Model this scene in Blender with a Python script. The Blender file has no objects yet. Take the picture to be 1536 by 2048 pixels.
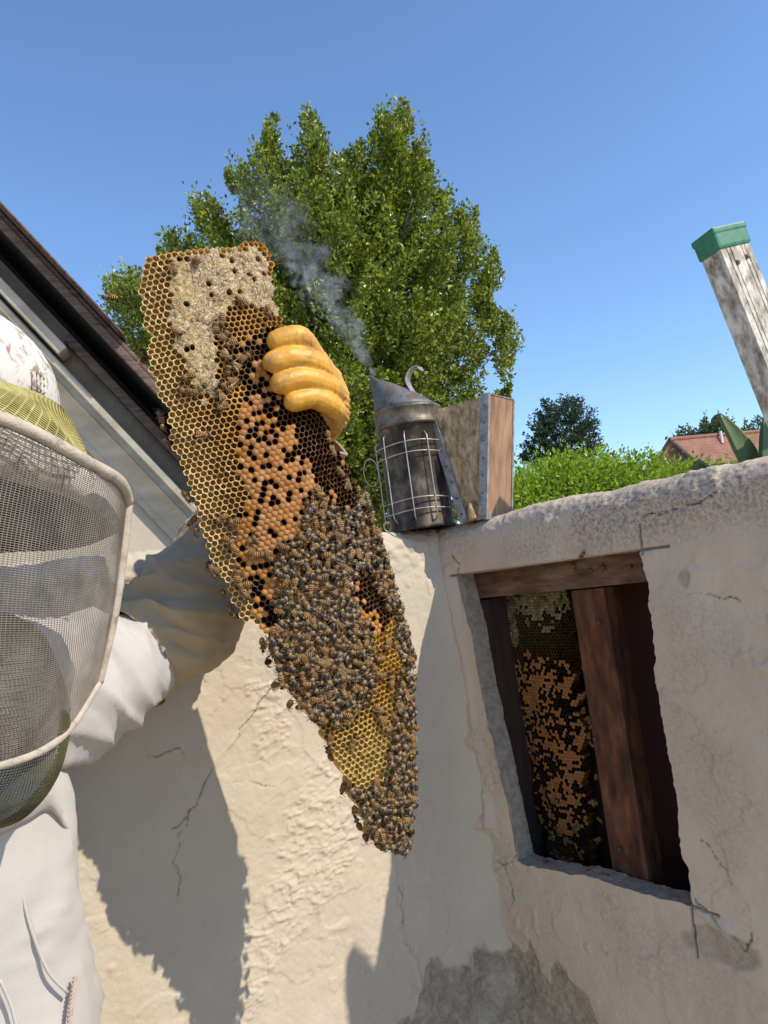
import bpy, bmesh, math, random
import numpy as np
from mathutils import Vector, Matrix
R = math.radians
random.seed(7)
RNG = np.random.default_rng(11)
scene = bpy.context.scene
col = scene.collection

# ------------------------------------------------------------------ camera
F, CX, CY = 1507.0, 768.0, 1024.0            # focal length in photo pixels
ROLL, PITCH = R(7.7), R(5.6)
CAM = np.array([0, 0, 1.62])
fw = np.array([0, math.cos(PITCH), math.sin(PITCH)])
_U = np.array([0, -math.sin(PITCH), math.cos(PITCH)])
_X = np.array([1.0, 0, 0])
cr = math.cos(ROLL) * _X - math.sin(ROLL) * _U
cu = math.sin(ROLL) * _X + math.cos(ROLL) * _U
cam_data = bpy.data.cameras.new('camera')
cam = bpy.data.objects.new('camera', cam_data)
col.objects.link(cam)
cam.matrix_world = Matrix(((cr[0], cu[0], -fw[0], CAM[0]), (cr[1], cu[1], -fw[1], CAM[1]),
                           (cr[2], cu[2], -fw[2], CAM[2]), (0, 0, 0, 1)))
cam_data.sensor_fit = 'VERTICAL'
cam_data.angle_y = 2 * math.atan(1024 / F)
cam_data.clip_start = 0.02
cam_data.clip_end = 3000
scene.camera = cam

# ------------------------------------------------------------------ sky and sun
SUN_AZ, SUN_EL = 122.0, 41.0                 # degrees clockwise from +Y, above horizon
sa, se = R(SUN_AZ), R(SUN_EL)
SUN = np.array([math.sin(sa) * math.cos(se), math.cos(sa) * math.cos(se), math.sin(se)])
world = bpy.data.worlds.new('World')
scene.world = world
world.use_nodes = True
wn = world.node_tree
bg = wn.nodes['Background']
sky = wn.nodes.new('ShaderNodeTexSky')
sky.sky_type = 'NISHITA'
sky.sun_disc = False
sky.sun_elevation = se
sky.sun_rotation = sa
sky.air_density = 1.1
sky.dust_density = 0.2
sky.ozone_density = 6.5
wn.links.new(sky.outputs[0], bg.inputs[0])
bg.inputs[1].default_value = 0.15
sun_d = bpy.data.lights.new('sun', 'SUN')
sun_d.energy = 3.25
sun_d.angle = R(0.5)
sun_d.color = (1.0, 0.905, 0.76)
sun = bpy.data.objects.new('sun', sun_d)
col.objects.link(sun)
sun.rotation_euler = Vector(SUN).to_track_quat('Z', 'Y').to_euler()
scene.view_settings.view_transform = 'Standard'
scene.view_settings.look = 'None'
scene.view_settings.exposure = 0.6
scene.view_settings.gamma = 1.0
scene.view_settings.use_curve_mapping = False


# ------------------------------------------------------------------ geometry helpers
def ray(px, py):
    return fw + cr * ((px - CX) / F) - cu * ((py - CY) / F)


def P(px, py, d):
    """the place seen at a photo pixel, d metres deep"""
    return CAM + ray(px, py) * d


def proj(p):
    q = np.asarray(p) - CAM
    z = q @ fw
    return CX + F * (q @ cr) / z, CY - F * (q @ cu) / z


def hit(px, py, p0, n):
    d = ray(px, py)
    return CAM + d * (((p0 - CAM) @ n) / (d @ n))


def unit(v):
    v = np.asarray(v, float)
    return v / (np.linalg.norm(v) + 1e-12)


def _hash(ix, iy, seed):
    h = (ix.astype(np.int64) * 374761393 + iy.astype(np.int64) * 668265263 + seed * 1442695041) & 0xffffffff
    h = ((h ^ (h >> 13)) * 1274126177) & 0xffffffff
    return ((h ^ (h >> 16)) & 0xffff) / 65535.0


def vn(x, y, seed=0):
    x = np.asarray(x, float); y = np.asarray(y, float)
    ix = np.floor(x); iy = np.floor(y)
    fx = x - ix; fy = y - iy
    fx = fx * fx * fx * (fx * (fx * 6 - 15) + 10); fy = fy * fy * fy * (fy * (fy * 6 - 15) + 10)
    a = _hash(ix, iy, seed); b = _hash(ix + 1, iy, seed)
    c = _hash(ix, iy + 1, seed); d = _hash(ix + 1, iy + 1, seed)
    return ((a * (1 - fx) + b * fx) * (1 - fy) + (c * (1 - fx) + d * fx) * fy) * 2 - 1


def fbm(x, y, seed=0, oct=4):
    s = 0; amp = 0.5
    for o in range(oct):
        s = s + amp * vn(x * 2 ** o + 17.3 * o, y * 2 ** o - 9.1 * o, seed + o * 31)
        amp *= 0.5
    return s


def sstep(a, b, x):
    t = np.clip((x - a) / (b - a), 0, 1)
    return t * t * (3 - 2 * t)


def inpoly(px, py, poly):
    px = np.asarray(px, float); py = np.asarray(py, float)
    r = np.zeros(px.shape, bool)
    n = len(poly)
    for i in range(n):
        x0, y0 = poly[i]; x1, y1 = poly[(i + 1) % n]
        if y0 == y1:
            continue
        c = ((y0 > py) != (y1 > py)) & (px < (x1 - x0) * (py - y0) / (y1 - y0) + x0)
        r ^= c
    return r


def polydist(x, y, pts):
    d = np.full(np.shape(x), 1e9)
    for (x0, y0), (x1, y1) in zip(pts[:-1], pts[1:]):
        dx, dy = x1 - x0, y1 - y0
        t = np.clip(((x - x0) * dx + (y - y0) * dy) / (dx * dx + dy * dy + 1e-12), 0, 1)
        d = np.minimum(d, np.hypot(x - x0 - t * dx, y - y0 - t * dy))
    return d


def catmull(pts, n):
    """smooth curve through points, n samples at even arc length"""
    p = np.asarray(pts, float)
    if len(p) == 2:
        t = np.linspace(0, 1, n)[:, None]
        return p[0] * (1 - t) + p[1] * t
    q = np.vstack([2 * p[0] - p[1], p, 2 * p[-1] - p[-2]])
    out = []
    for i in range(1, len(q) - 2):
        t = np.linspace(0, 1, 16, endpoint=False)[:, None]
        out.append(0.5 * (2 * q[i] + (q[i + 1] - q[i - 1]) * t + (2 * q[i - 1] - 5 * q[i] + 4 * q[i + 1] - q[i + 2]) * t ** 2
                          + (3 * q[i] - q[i - 1] - 3 * q[i + 1] + q[i + 2]) * t ** 3))
    out = np.vstack(out + [p[-1:]])
    L = np.concatenate([[0], np.cumsum(np.linalg.norm(np.diff(out[:, :3], axis=0), axis=1))])
    s = np.linspace(0, L[-1], n)
    return np.stack([np.interp(s, L, out[:, k]) for k in range(out.shape[1])], 1)


ORG = {}


class MB:
    def __init__(self):
        self.v = []; self.f = []; self.c = []

    def add(self, verts, faces, color=None):
        o = len(self.v)
        self.v.extend([tuple(map(float, p)) for p in verts])
        self.f.extend([tuple(i + o for i in f) for f in faces])
        if color is not None:
            color = np.asarray(color, float)
            if color.ndim == 1:
                color = np.tile(color, (len(verts), 1))
            self.c.extend([tuple(map(float, q)) for q in color])
        return o

    def quad(self, a, b, c, d):
        self.add([a, b, c, d], [(0, 1, 2, 3)])

    def box(self, o, ax, ay, az, bev=0.0):
        """box from corner o along three edge vectors, optionally chamfered"""
        o = np.asarray(o, float); ax = np.asarray(ax, float); ay = np.asarray(ay, float); az = np.asarray(az, float)
        if np.dot(np.cross(ax, ay), az) < 0:
            o = o + ax; ax = -ax
        if bev <= 0:
            vs = [o + ax * i + ay * j + az * k for k in (0, 1) for j in (0, 1) for i in (0, 1)]
            self.add(vs, [(0, 2, 3, 1), (4, 5, 7, 6), (0, 1, 5, 4), (2, 6, 7, 3), (0, 4, 6, 2), (1, 3, 7, 5)])
            return
        bm = bmesh.new()
        vs = [bm.verts.new(tuple(o + ax * i + ay * j + az * k)) for k in (0, 1) for j in (0, 1) for i in (0, 1)]
        for f in [(0, 2, 3, 1), (4, 5, 7, 6), (0, 1, 5, 4), (2, 6, 7, 3), (0, 4, 6, 2), (1, 3, 7, 5)]:
            bm.faces.new([vs[i] for i in f])
        bmesh.ops.bevel(bm, geom=list(bm.edges), offset=bev, segments=2, affect='EDGES', profile=0.6)
        bm.verts.index_update()
        self.add([tuple(v.co) for v in bm.verts], [tuple(v.index for v in f.verts) for f in bm.faces])
        bm.free()

    def tube(self, pts, rad, seg=6, caps=True):
        pts = np.asarray(pts, float); n = len(pts)
        rad = np.broadcast_to(np.asarray(rad, float), (n,))
        tan = np.gradient(pts, axis=0)
        up = np.array([0, 0, 1.0]) if abs(unit(tan[0])[2]) < 0.9 else np.array([1.0, 0, 0])
        a = unit(np.cross(tan[0], up))
        vs = []
        for i in range(n):
            t = unit(tan[i])
            a = unit(a - t * (a @ t)); b = np.cross(t, a)
            for k in range(seg):
                th = 2 * math.pi * k / seg
                vs.append(pts[i] + rad[i] * (a * math.cos(th) + b * math.sin(th)))
        fs = [(i * seg + k, i * seg + (k + 1) % seg, (i + 1) * seg + (k + 1) % seg, (i + 1) * seg + k)
              for i in range(n - 1) for k in range(seg)]
        if caps:
            fs.append(tuple(range(seg - 1, -1, -1)))
            fs.append(tuple((n - 1) * seg + k for k in range(seg)))
        self.add(vs, fs)

    def lathe(self, prof, o, ax, bx, cx, seg=24, caps=False):
        """profile (radius, height) turned about cx at o"""
        o = np.asarray(o, float)
        vs = []
        for r, h in prof:
            for k in range(seg):
                t = 2 * math.pi * k / seg
                vs.append(o + (ax * math.cos(t) + bx * math.sin(t)) * r + cx * h)
        n = len(prof)
        fs = [(i * seg + k, i * seg + (k + 1) % seg, (i + 1) * seg + (k + 1) % seg, (i + 1) * seg + k)
              for i in range(n - 1) for k in range(seg)]
        if caps:
            fs.append(tuple(range(seg - 1, -1, -1))); fs.append(tuple((n - 1) * seg + k for k in range(seg)))
        self.add(vs, fs)

    def grid(self, G, flip=False):
        G = np.asarray(G, float); a, b = G.shape[:2]
        fs = []
        for i in range(a - 1):
            for j in range(b - 1):
                q = (i * b + j, i * b + j + 1, (i + 1) * b + j + 1, (i + 1) * b + j)
                fs.append(q[::-1] if flip else q)
        self.add(G.reshape(-1, 3), fs)

    def build(self, name, mat, parent=None, smooth=False, kind=None):
        o = ORG.get(parent.name, np.zeros(3)) if parent else np.zeros(3)
        me = bpy.data.meshes.new(name)
        me.from_pydata((np.asarray(self.v) - o).tolist(), [], self.f)
        if self.c:
            at = me.color_attributes.new('Col', 'FLOAT_COLOR', 'POINT')
            cc = np.ones((len(self.v), 4)); cc[:, :3] = np.asarray(self.c)[:, :3]
            at.data.foreach_set('color', cc.ravel())
        me.update()
        if smooth:
            me.polygons.foreach_set('use_smooth', [True] * len(me.polygons))
        ob = bpy.data.objects.new(name, me)
        col.objects.link(ob)
        if mat:
            me.materials.append(mat)
        if parent:
            ob.parent = parent
            ORG[ob.name] = o
        if kind:
            ob['kind'] = kind
        return ob


def tag(o, label=None, cat=None, group=None, kind=None):
    if label: o['label'] = label
    if cat: o['category'] = cat
    if group: o['group'] = group
    if kind: o['kind'] = kind
    return o


def thing(name, loc, label, cat, group=None):
    o = bpy.data.objects.new(name, None)
    col.objects.link(o)
    o.location = tuple(map(float, loc))
    o.empty_display_size = 0.1
    ORG[o.name] = np.asarray(loc, float)
    return tag(o, label, cat, group)


def fast_mesh(name, V, Q, mat, parent=None, smooth=True, colors=None, kind=None):
    """big quad mesh from numpy arrays"""
    o = ORG.get(parent.name, np.zeros(3)) if parent else np.zeros(3)
    me = bpy.data.meshes.new(name)
    V = np.asarray(V, np.float32) - o.astype(np.float32); Q = np.asarray(Q, np.int32)
    k = Q.shape[1]
    me.vertices.add(len(V)); me.vertices.foreach_set('co', V.ravel())
    me.loops.add(Q.size); me.loops.foreach_set('vertex_index', Q.ravel())
    me.polygons.add(len(Q)); me.polygons.foreach_set('loop_start', np.arange(0, Q.size, k, dtype=np.int32))
    me.polygons.foreach_set('loop_total', np.full(len(Q), k, np.int32))
    if colors is not None:
        at = me.color_attributes.new('Col', 'FLOAT_COLOR', 'POINT')
        cc = np.ones((len(V), 4), np.float32); cc[:, :colors.shape[1]] = colors
        at.data.foreach_set('color', cc.ravel())
    me.update(calc_edges=True)
    me.polygons.foreach_set('use_smooth', np.full(len(Q), smooth))
    me.validate()
    ob = bpy.data.objects.new(name, me); col.objects.link(ob)
    me.materials.append(mat)
    if parent:
        ob.parent = parent; ORG[ob.name] = o
    if kind: ob['kind'] = kind
    return ob


# ------------------------------------------------------------------ materials
class NT:
    def __init__(self, name):
        self.m = bpy.data.materials.new(name); self.m.use_nodes = True
        self.t = self.m.node_tree; self.b = self.t.nodes['Principled BSDF']
        self.out = self.t.nodes['Material Output']

    def n(self, typ, **kw):
        x = self.t.nodes.new('ShaderNode' + typ)
        for k, v in kw.items():
            setattr(x, k, v)
        return x

    def l(self, a, b):
        self.t.links.new(a, b)

    def coord(self, which='Object', scale=(1, 1, 1)):
        tc = self.n('TexCoord'); mp = self.n('Mapping'); mp.inputs['Scale'].default_value = scale
        self.l(tc.outputs[which], mp.inputs[0]); return mp.outputs[0]

    def noise(self, vec, scale, detail=5, rough=0.6, dist=0.0):
        x = self.n('TexNoise'); x.inputs['Scale'].default_value = scale; x.inputs['Detail'].default_value = detail
        x.inputs['Roughness'].default_value = rough; x.inputs['Distortion'].default_value = dist
        if vec: self.l(vec, x.inputs['Vector'])
        return x.outputs[0]

    def ramp(self, fac, stops):
        x = self.n('ValToRGB'); e = x.color_ramp.elements
        while len(e) < len(stops): e.new(0.5)
        for k, (p, c) in enumerate(stops):
            e[k].position = p; e[k].color = (c[0], c[1], c[2], 1) if hasattr(c, '__len__') else (c, c, c, 1)
        self.l(fac, x.inputs[0]); return x.outputs[0]

    def mix(self, fac, a, b, mode='MIX'):
        x = self.n('Mix', data_type='RGBA', blend_type=mode)
        for s, v in ((x.inputs[0], fac), (x.inputs[6], a), (x.inputs[7], b)):
            if hasattr(v, 'is_linked') or hasattr(v, 'links'): self.l(v, s)
            elif isinstance(v, (int, float)): s.default_value = v
            else: s.default_value = (v[0], v[1], v[2], 1)
        return x.outputs[2]

    def math(self, op, a, b=None, c=None, clamp=False):
        x = self.n('Math', operation=op, use_clamp=clamp)
        for s, v in zip(x.inputs, (a, b, c)):
            if v is None: continue
            if isinstance(v, (int, float)): s.default_value = v
            else: self.l(v, s)
        return x.outputs[0]

    def bump(self, h, strength=0.3, dist=0.001):
        x = self.n('Bump'); x.inputs['Strength'].default_value = strength; x.inputs['Distance'].default_value = dist
        self.l(h, x.inputs['Height']); self.l(x.outputs[0], self.b.inputs['Normal']); return x

    def base(self, c):
        if hasattr(c, 'links'): self.l(c, self.b.inputs['Base Color'])
        else: self.b.inputs['Base Color'].default_value = (c[0], c[1], c[2], 1)

    def set(self, **kw):
        for k, v in kw.items():
            self.b.inputs[k.replace('_', ' ')].default_value = v


def noisy(name, c1, c2, scale, rough=0.6, bump=0.3, bdist=0.001, lo=0.35, hi=0.65, stretch=(1, 1, 1), metallic=0.0, c3=None, bscale=None):
    N = NT(name); v = N.coord('Object', stretch)
    f = N.noise(v, scale, 6, 0.62)
    c = N.ramp(f, [(lo, c1), (hi, c2)] if c3 is None else [(lo, c1), ((lo + hi) / 2, c2), (hi, c3)])
    N.base(c); N.set(Roughness=rough, Metallic=metallic)
    if bump: N.bump(N.noise(v, bscale or scale * 4, 5, 0.65), bump, bdist)
    return N.m


def leaf_mat(name, c1, c2, c3, trans=0.35, rough=0.42, spec=0.5):
    N = NT(name)
    g = N.n('NewGeometry')
    c = N.ramp(g.outputs['Random Per Island'], [(0.0, c1), (0.55, c2), (1.0, c3)])
    N.base(c); N.set(Roughness=rough); N.b.inputs['Specular IOR Level'].default_value = spec
    tr = N.n('BsdfTranslucent'); N.l(N.mix(1.0, c, (1.0, 1.25, 0.5), 'MULTIPLY'), tr.inputs[0])
    ms = N.n('MixShader'); ms.inputs[0].default_value = trans
    N.l(N.b.outputs[0], ms.inputs[1]); N.l(tr.outputs[0], ms.inputs[2]); N.l(ms.outputs[0], N.out.inputs[0])
    return N.m


def stucco_mat(name, c1, c2):
    """Col attribute: R crack soot, G bare cement, B grime"""
    N = NT(name); v = N.coord('Object')
    at = N.n('VertexColor'); at.layer_name = 'Col'
    sp = N.n('SeparateColor'); N.l(at.outputs[0], sp.inputs[0])
    c = N.ramp(N.noise(v, 7, 6, 0.65), [(0.3, c1), (0.7, c2)])
    c = N.mix(N.ramp(N.noise(v, 160, 4, 0.7), [(0.62, 0.0), (0.75, 0.35)]), c, (0.33, 0.27, 0.21))
    bare = N.ramp(N.noise(v, 75, 7, 0.75, .8), [(0.3, (0.10, 0.083, 0.055)), (0.5, (0.24, 0.20, 0.145)), (0.68, (0.42, 0.36, 0.275))])
    c = N.mix(sp.outputs[1], c, bare)
    gr = N.math('MULTIPLY', sp.outputs[2], N.ramp(N.noise(v, 210, 4, 0.75), [(0.42, 0.0), (0.62, 1.0)]))
    c = N.mix(gr, c, (0.075, 0.06, 0.05))
    c = N.mix(N.math('MULTIPLY', sp.outputs[0], .62), c, (0.05, 0.04, 0.03))
    N.base(c); N.set(Roughness=0.88); N.b.inputs['Specular IOR Level'].default_value = 0.2
    h = N.math('ADD', N.noise(v, 330, 4, 0.7), N.math('MULTIPLY', N.noise(v, 90, 4, 0.6), 1.5))
    N.bump(h, 0.45, 0.0012)
    return N.m


M = {}
M['stucco'] = stucco_mat('stucco', (0.48, 0.41, 0.315), (0.545, 0.47, 0.365))
M['stucco_pink'] = stucco_mat('stucco_pink', (0.50, 0.40, 0.30), (0.575, 0.47, 0.36))
M['cement'] = noisy('cement', (0.25, 0.205, 0.155), (0.40, 0.335, 0.26), 90, 0.9, 0.6, 0.002)
M['red_wood'] = noisy('red_wood', (0.030, 0.011, 0.006), (0.105, 0.034, 0.013), 14, 0.85, 0.7, 0.0012, 0.32, 0.70, (4, 4, 1.2), c3=(.19, .085, .038))
M['header_wood'] = noisy('header_wood', (0.05, 0.028, 0.018), (0.135, 0.065, 0.038), 11, 0.8, 0.6, 0.001, 0.32, 0.68, (1.5, 1.5, 7), c3=(.21, .135, .09))
M['dark_wood'] = noisy('dark_wood', (0.022, 0.012, 0.008), (0.06, 0.03, 0.02), 12, 0.8, 0.5, 0.002, 0.3, 0.7, (8, 8, 1))
M['panel_wood'] = noisy('panel_wood', (0.040, 0.009, 0.007), (0.060, 0.014, 0.010), 5, 0.8, 0.2)

# ------------------------------------------------------------------ ground
g = MB(); g.quad((-400, -400, 0), (400, -400, 0), (400, 400, 0), (-400, 400, 0))
tag(g.build('ground', noisy('warm_bounce_ground', (0.50, 0.39, 0.26), (0.60, 0.48, 0.33), 0.9, 0.95)), kind='structure')  # unseen ground, coloured pale and warm to bounce fill into the shade

# ------------------------------------------------------------------ the stucco wall: two runs meeting in a corner
K = P(914, 1330, 1.22); K = np.array([K[0], K[1], 0.0])
WANG = R(-39.6)
wd = np.array([math.sin(WANG), math.cos(WANG), 0.0])
ru = -wd                                             # along the right run, away from the corner
rn = np.array([wd[1], -wd[0], 0.0])                  # into the right run
LANG = R(-129.6 + 7)
lu = np.array([math.sin(LANG), math.cos(LANG), 0.0])  # along the left run, away from the corner
ln = np.array([lu[1], -lu[0], 0.0]); ln = ln * np.sign(ln[1])   # into the left run
ZT = 1.706


def RW(u, z, w=0.0):
    return K + ru * u + rn * w + np.array([0, 0, z])


def ruz(px, py, w=0.0):
    h = hit(px, py, K + rn * w, rn)
    return float((h - K) @ ru), float(h[2])


def lvz(px, py):
    h = hit(px, py, K, ln)
    return float((h - K) @ lu), float(h[2])


def profile(s):
    """height along the wall's skin -> (depth into the wall, height, outward normal (w, z))"""
    r = 0.030; zf = ZT - r; arc = r * math.pi / 2; th = 0.17
    w = np.zeros_like(s); z = s.copy(); nw = -np.ones_like(s); nz = np.zeros_like(s)
    m = (s > zf) & (s <= zf + arc)
    t = (s[m] - zf) / r
    w[m] = r - r * np.cos(t); z[m] = zf + r * np.sin(t); nw[m] = -np.cos(t); nz[m] = np.sin(t)
    m = (s > zf + arc) & (s <= zf + arc + th)
    w[m] = r + (s[m] - zf - arc); z[m] = ZT; nw[m] = 0; nz[m] = 1
    m = (s > zf + arc + th)
    t = np.minimum((s[m] - zf - arc - th) / r, math.pi / 2)
    w[m] = r + th + r * np.sin(t); z[m] = ZT - r + r * np.cos(t) - np.maximum(0, s[m] - zf - 2 * arc - th)
    nw[m] = np.sin(t); nz[m] = np.cos(t)
    return w, z, nw, nz


SV = np.concatenate([np.linspace(0, 0.9, 10)[:-1], np.arange(0.9, 1.755, 0.0017), np.linspace(1.76, 1.95, 24), [2.0, 2.3, 3.5]])


def stucco_disp(u, s, seed):
    """relief common to both runs"""
    d = 0.006 * fbm(u * 4, s * 4, seed, 3) + 0.0028 * fbm(u * 15, s * 11, seed + 5, 3)
    d += 0.0010 * fbm(u * 60, s * 50, seed + 9, 4) + 0.0006 * fbm(u * 200, s * 200, seed + 14, 2)
    fl = fbm(u * 11, s * 13, seed + 21, 6)                       # flaking coats with crisp edges
    d += 0.0014 * sstep(0.04, 0.055, fl) * sstep(-.15, .1, vn(u * 4, s * 4, seed + 50)) + 0.0010 * sstep(0.22, 0.24, fbm(u * 19 + 4, s * 21, seed + 25, 4))
    b = vn(u * 55, s * 55, seed + 33)
    d += 0.0022 * sstep(0.72, 0.95, b) * sstep(-0.1, 0.3, vn(u * 6, s * 6, seed + 37))   # crumbs
    return d


def crack_field(u, s, cracks, seed):
    j = 0.004
    uu = u + j * vn(u * 70, s * 70, seed) + 0.5 * j * vn(u * 200, s * 200, seed + 1)
    ss = s + j * vn(u * 70 + 50, s * 70, seed + 2)
    c = np.zeros_like(u)
    for pts, wid, straight in cracks:
        dd = polydist(u if straight else uu, s if straight else ss, pts)
        k = 1.0 if straight else 0.25 + 0.75 * sstep(-0.7, 0.5, vn(u * 28, s * 28, seed + 7))
        wid = wid if straight else wid * 0.55
        c = np.maximum(c, k * (1 - sstep(wid * 0.5, wid * 1.15, dd)))
    return c


wall_root = thing('stucco_wall', RW(0, 0), 'cream stucco garden wall meeting in an inside corner, with a hole cut in it', 'wall')

# left run -----------------------------------------------------------
va = np.concatenate([np.linspace(-.25, -.006, 50), np.arange(-0.004, 0.74, 0.0017), np.linspace(0.745, 0.80, 12)])
Vg, Sg = np.meshgrid(va, SV)
w_, z_, nw_, nz_ = profile(SV)
disp = stucco_disp(Vg, Sg, 3) * 0.8


def blob(cu_, cs_, ru_, rs_, u, s, n=0.5):
    q = np.hypot((u - cu_) / ru_, (s - cs_) / rs_) + n * fbm(u * 22, s * 22, 77, 3)
    return 1 - sstep(0.75, 1.1, q)


m1 = np.zeros_like(Vg)
for px, py, a, b in [(650, 1640, .07, .085), (600, 1730, .06, .06), (540, 1440, .035, .06), (560, 1850, .05, .03), (500, 1920, .03, .06)]:
    c_ = lvz(px, py); m1 = np.maximum(m1, blob(c_[0], c_[1], a, b, Vg, Sg))
rip = 1 - np.abs(vn(Vg * 75 + 1.2 * vn(Vg * 30, Sg * 30, 8), Sg * 150 + 1.5 * vn(Vg * 22, Sg * 22, 4), 12))
disp += m1 * (0.0012 * rip ** 2 + 0.0026 * sstep(-.1, .7, fbm(Vg * 95, Sg * 150, 13, 4)) + 0.0016 * sstep(.2, .6, fbm(Vg * 190, Sg * 240, 15, 3)) * sstep(-.3, .3, vn(Vg * 30, Sg * 30, 16)))
lcr = [([lvz(*p) for p in [(540, 1380), (470, 1480), (425, 1535), (400, 1590), (375, 1640), (340, 1655)]], .0018, False),
       ([lvz(*p) for p in [(375, 1640), (350, 1720), (365, 1760), (350, 1800)]], .0014, False),
       ([lvz(*p) for p in [(300, 1515), (355, 1490), (380, 1520), (400, 1500)]], .0016, False),
       ([lvz(*p) for p in [(800, 1770), (805, 1880), (830, 1920), (850, 2000)]], .0014, False),
       ([lvz(*p) for p in [(455, 1560), (560, 1570), (640, 1540)]], .001, False)]
crk = crack_field(Vg, Sg, lcr, 41)
disp -= 0.0035 * crk
disp += 0.0012 * (1 - sstep(0.0, 0.006, np.minimum.reduce([polydist(Vg, Sg, c[0]) for c in lcr[:4]])))
fil = 0.030 * np.exp(-np.clip(Vg, -0.01, 9) / 0.022)                 # soft inside corner
disp += fil * (1 - sstep(1.58, 1.68, Sg)) * (Vg > -.005)
rim = sstep(1.60, 1.68, Sg) * (1 - sstep(1.95, 2.1, Sg))
disp += rim * (0.0045 * fbm(Vg * 16, Sg * 20, 55, 4) + 0.0015 * vn(Vg * 120, Sg * 120, 56) + 0.002)
# old render peeling off the foot of the corner, down to bare cement
bt = np.interp(Vg, [-.3, 0.0, .05, .10, .135, .16, .2, .26, .34, .42, .6], [1.12, 1.12, 1.075, 1.09, 1.115, 1.06, 1.045, .99, .95, .97, .93])
bt = bt - .05
bare = 1 - sstep(-0.006, 0.012, Sg - bt - 0.055 * fbm(Vg * 26, Sg * 18, 61, 5))
disp -= 0.0028 * bare * (1 - 0.7 * sstep(0, .25, fbm(Vg * 45, Sg * 40, 66, 4))); disp += bare * 0.0012 * vn(Vg * 130, Sg * 130, 63)
colr = np.stack([crk * 0.9, bare * (0.75 + 0.25 * vn(Vg * 20, Sg * 20, 64)), 0.25 * rim * sstep(0, .3, fbm(Vg * 20, Sg * 20, 65, 3))], -1)
pos = K[None, None] + lu * Vg[..., None] + ln * (w_[:, None] + nw_[:, None] * disp)[..., None] + np.array([0, 0, 1.0]) * (z_[:, None] + nz_[:, None] * disp)[..., None]


def grid_quads(a, b, mask=None):
    idx = np.arange(a * b).reshape(a, b)
    q = np.stack([idx[:-1, :-1], idx[:-1, 1:], idx[1:, 1:], idx[1:, :-1]], -1)
    return q.reshape(-1, 4) if mask is None else q[mask]


lmask = ~((va[:-1] < -.005)[None, :] & (SV[:-1] < 1.655)[:, None])
fast_mesh('wall_face', pos.reshape(-1, 3), grid_quads(*Vg.shape, mask=lmask)[:, ::-1], M['stucco'], wall_root, True, colr.reshape(-1, 3))
e_ = MB(); ve = 0.80                                                # its end
e_.box(K + lu * (ve - .012), lu * .01, ln * 0.24, np.array([0, 0, ZT - .03]))
e_.build('wall_end', M['stucco'], wall_root)

# right run with the opening -----------------------------------------
OL_T, OL_B, OR_T, OR_B = ruz(917, 1150)[0], ruz(1036, 1722)[0], ruz(1287, 1105)[0], ruz(1379, 1812)[0]
OZT, OZB = 1.6215, 1.1855
GL, GR = 0.052, 0.357
us = np.concatenate([np.linspace(-0.26, -0.03, 20)[:-1], np.linspace(-0.03, GL, 50), np.linspace(GL, GR, 175)[1:], np.linspace(GR, 0.66, 175)[1:], np.linspace(0.68, 2.2, 40)])
ss = np.concatenate([np.linspace(0, 0.9, 10)[:-1], np.linspace(0.9, OZB, 165), np.linspace(OZB, OZT, 250)[1:], np.arange(OZT + .0017, 1.755, 0.0017),
                     np.linspace(1.76, 1.95, 24), [2.0, 2.3, 3.5]])
Ug, Sg = np.meshgrid(us, ss)
tz = np.clip((Sg - OZB) / (OZT - OZB), 0, 1)
dl = OL_B + (OL_T - OL_B) * tz - GL + 0.0022 * fbm(Sg * 60, Sg * 0, 91, 4) + 0.002 * vn(Sg * 15, Sg * 0, 92)
dr = OR_B + (OR_T - OR_B) * tz - GR + 0.0055 * fbm(Sg * 45, Sg * 0 + 5, 93, 4) + 0.004 * vn(Sg * 11, Sg * 0 + 3, 94)
wl = np.interp(Ug, [-0.03, GL, GR], [0, 1, 0]); wr = np.interp(Ug, [GL, GR, GR + 0.12], [0, 1, 0])
U2 = Ug + dl * wl + dr * wr
fallz = np.exp(-np.abs(Sg - OZB) / 0.02)
S2 = Sg + fallz * (0.004 * fbm(Ug * 45, Sg * 0, 95, 4) + 0.003 * vn(Ug * 10, Sg * 0, 98)) * (Sg > 0.95)
disp = stucco_disp(U2 + 3, S2, 103)
rcr = [([ruz(*p) for p in [(905, 1151), (1000, 1140), (1150, 1120), (1250, 1106), (1337, 1092)]], .0022, True),
       ([ruz(*p) for p in [(1282, 1050), (1284, 1082), (1286, 1108)]], .0014, True),
       ([ruz(*p) for p in [(908, 1112), (918, 1135), (918, 1152)]], .0014, False),
       ([ruz(*p) for p in [(980, 1719), (1008, 1726), (1036, 1716)]], .0015, False),
       ([ruz(*p) for p in [(1012, 1726), (1022, 1770), (1030, 1798), (1026, 1812)]], .0014, False),
       ([ruz(*p) for p in [(1379, 1812), (1386, 1862), (1394, 1915)]], .0018, True),
       ([ruz(*p) for p in [(1379, 1812), (1405, 1822), (1436, 1832)]], .0018, True),
       ([ruz(*p) for p in [(1290, 1035), (1340, 1018), (1400, 1010), (1440, 985)]], .0011, False),
       ([ruz(*p) for p in [(1200, 1790), (1207, 1850), (1213, 1910)]], .0010, False),
       ([ruz(*p) for p in [(1400, 1680), (1440, 1730), (1480, 1790)]], .0012, False),
       ([ruz(*p) for p in [(1380, 1190), (1430, 1190), (1480, 1200)]], .0012, False),
       ([ruz(*p) for p in [(1385, 1800), (1440, 1850), (1490, 1900), (1505, 1870)]], .0022, False)]
crk = crack_field(U2, S2, rcr, 143)
disp -= 0.0045 * crk
fil = 0.024 * np.exp(-np.clip(U2, -0.01, 9) / 0.016)
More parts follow.
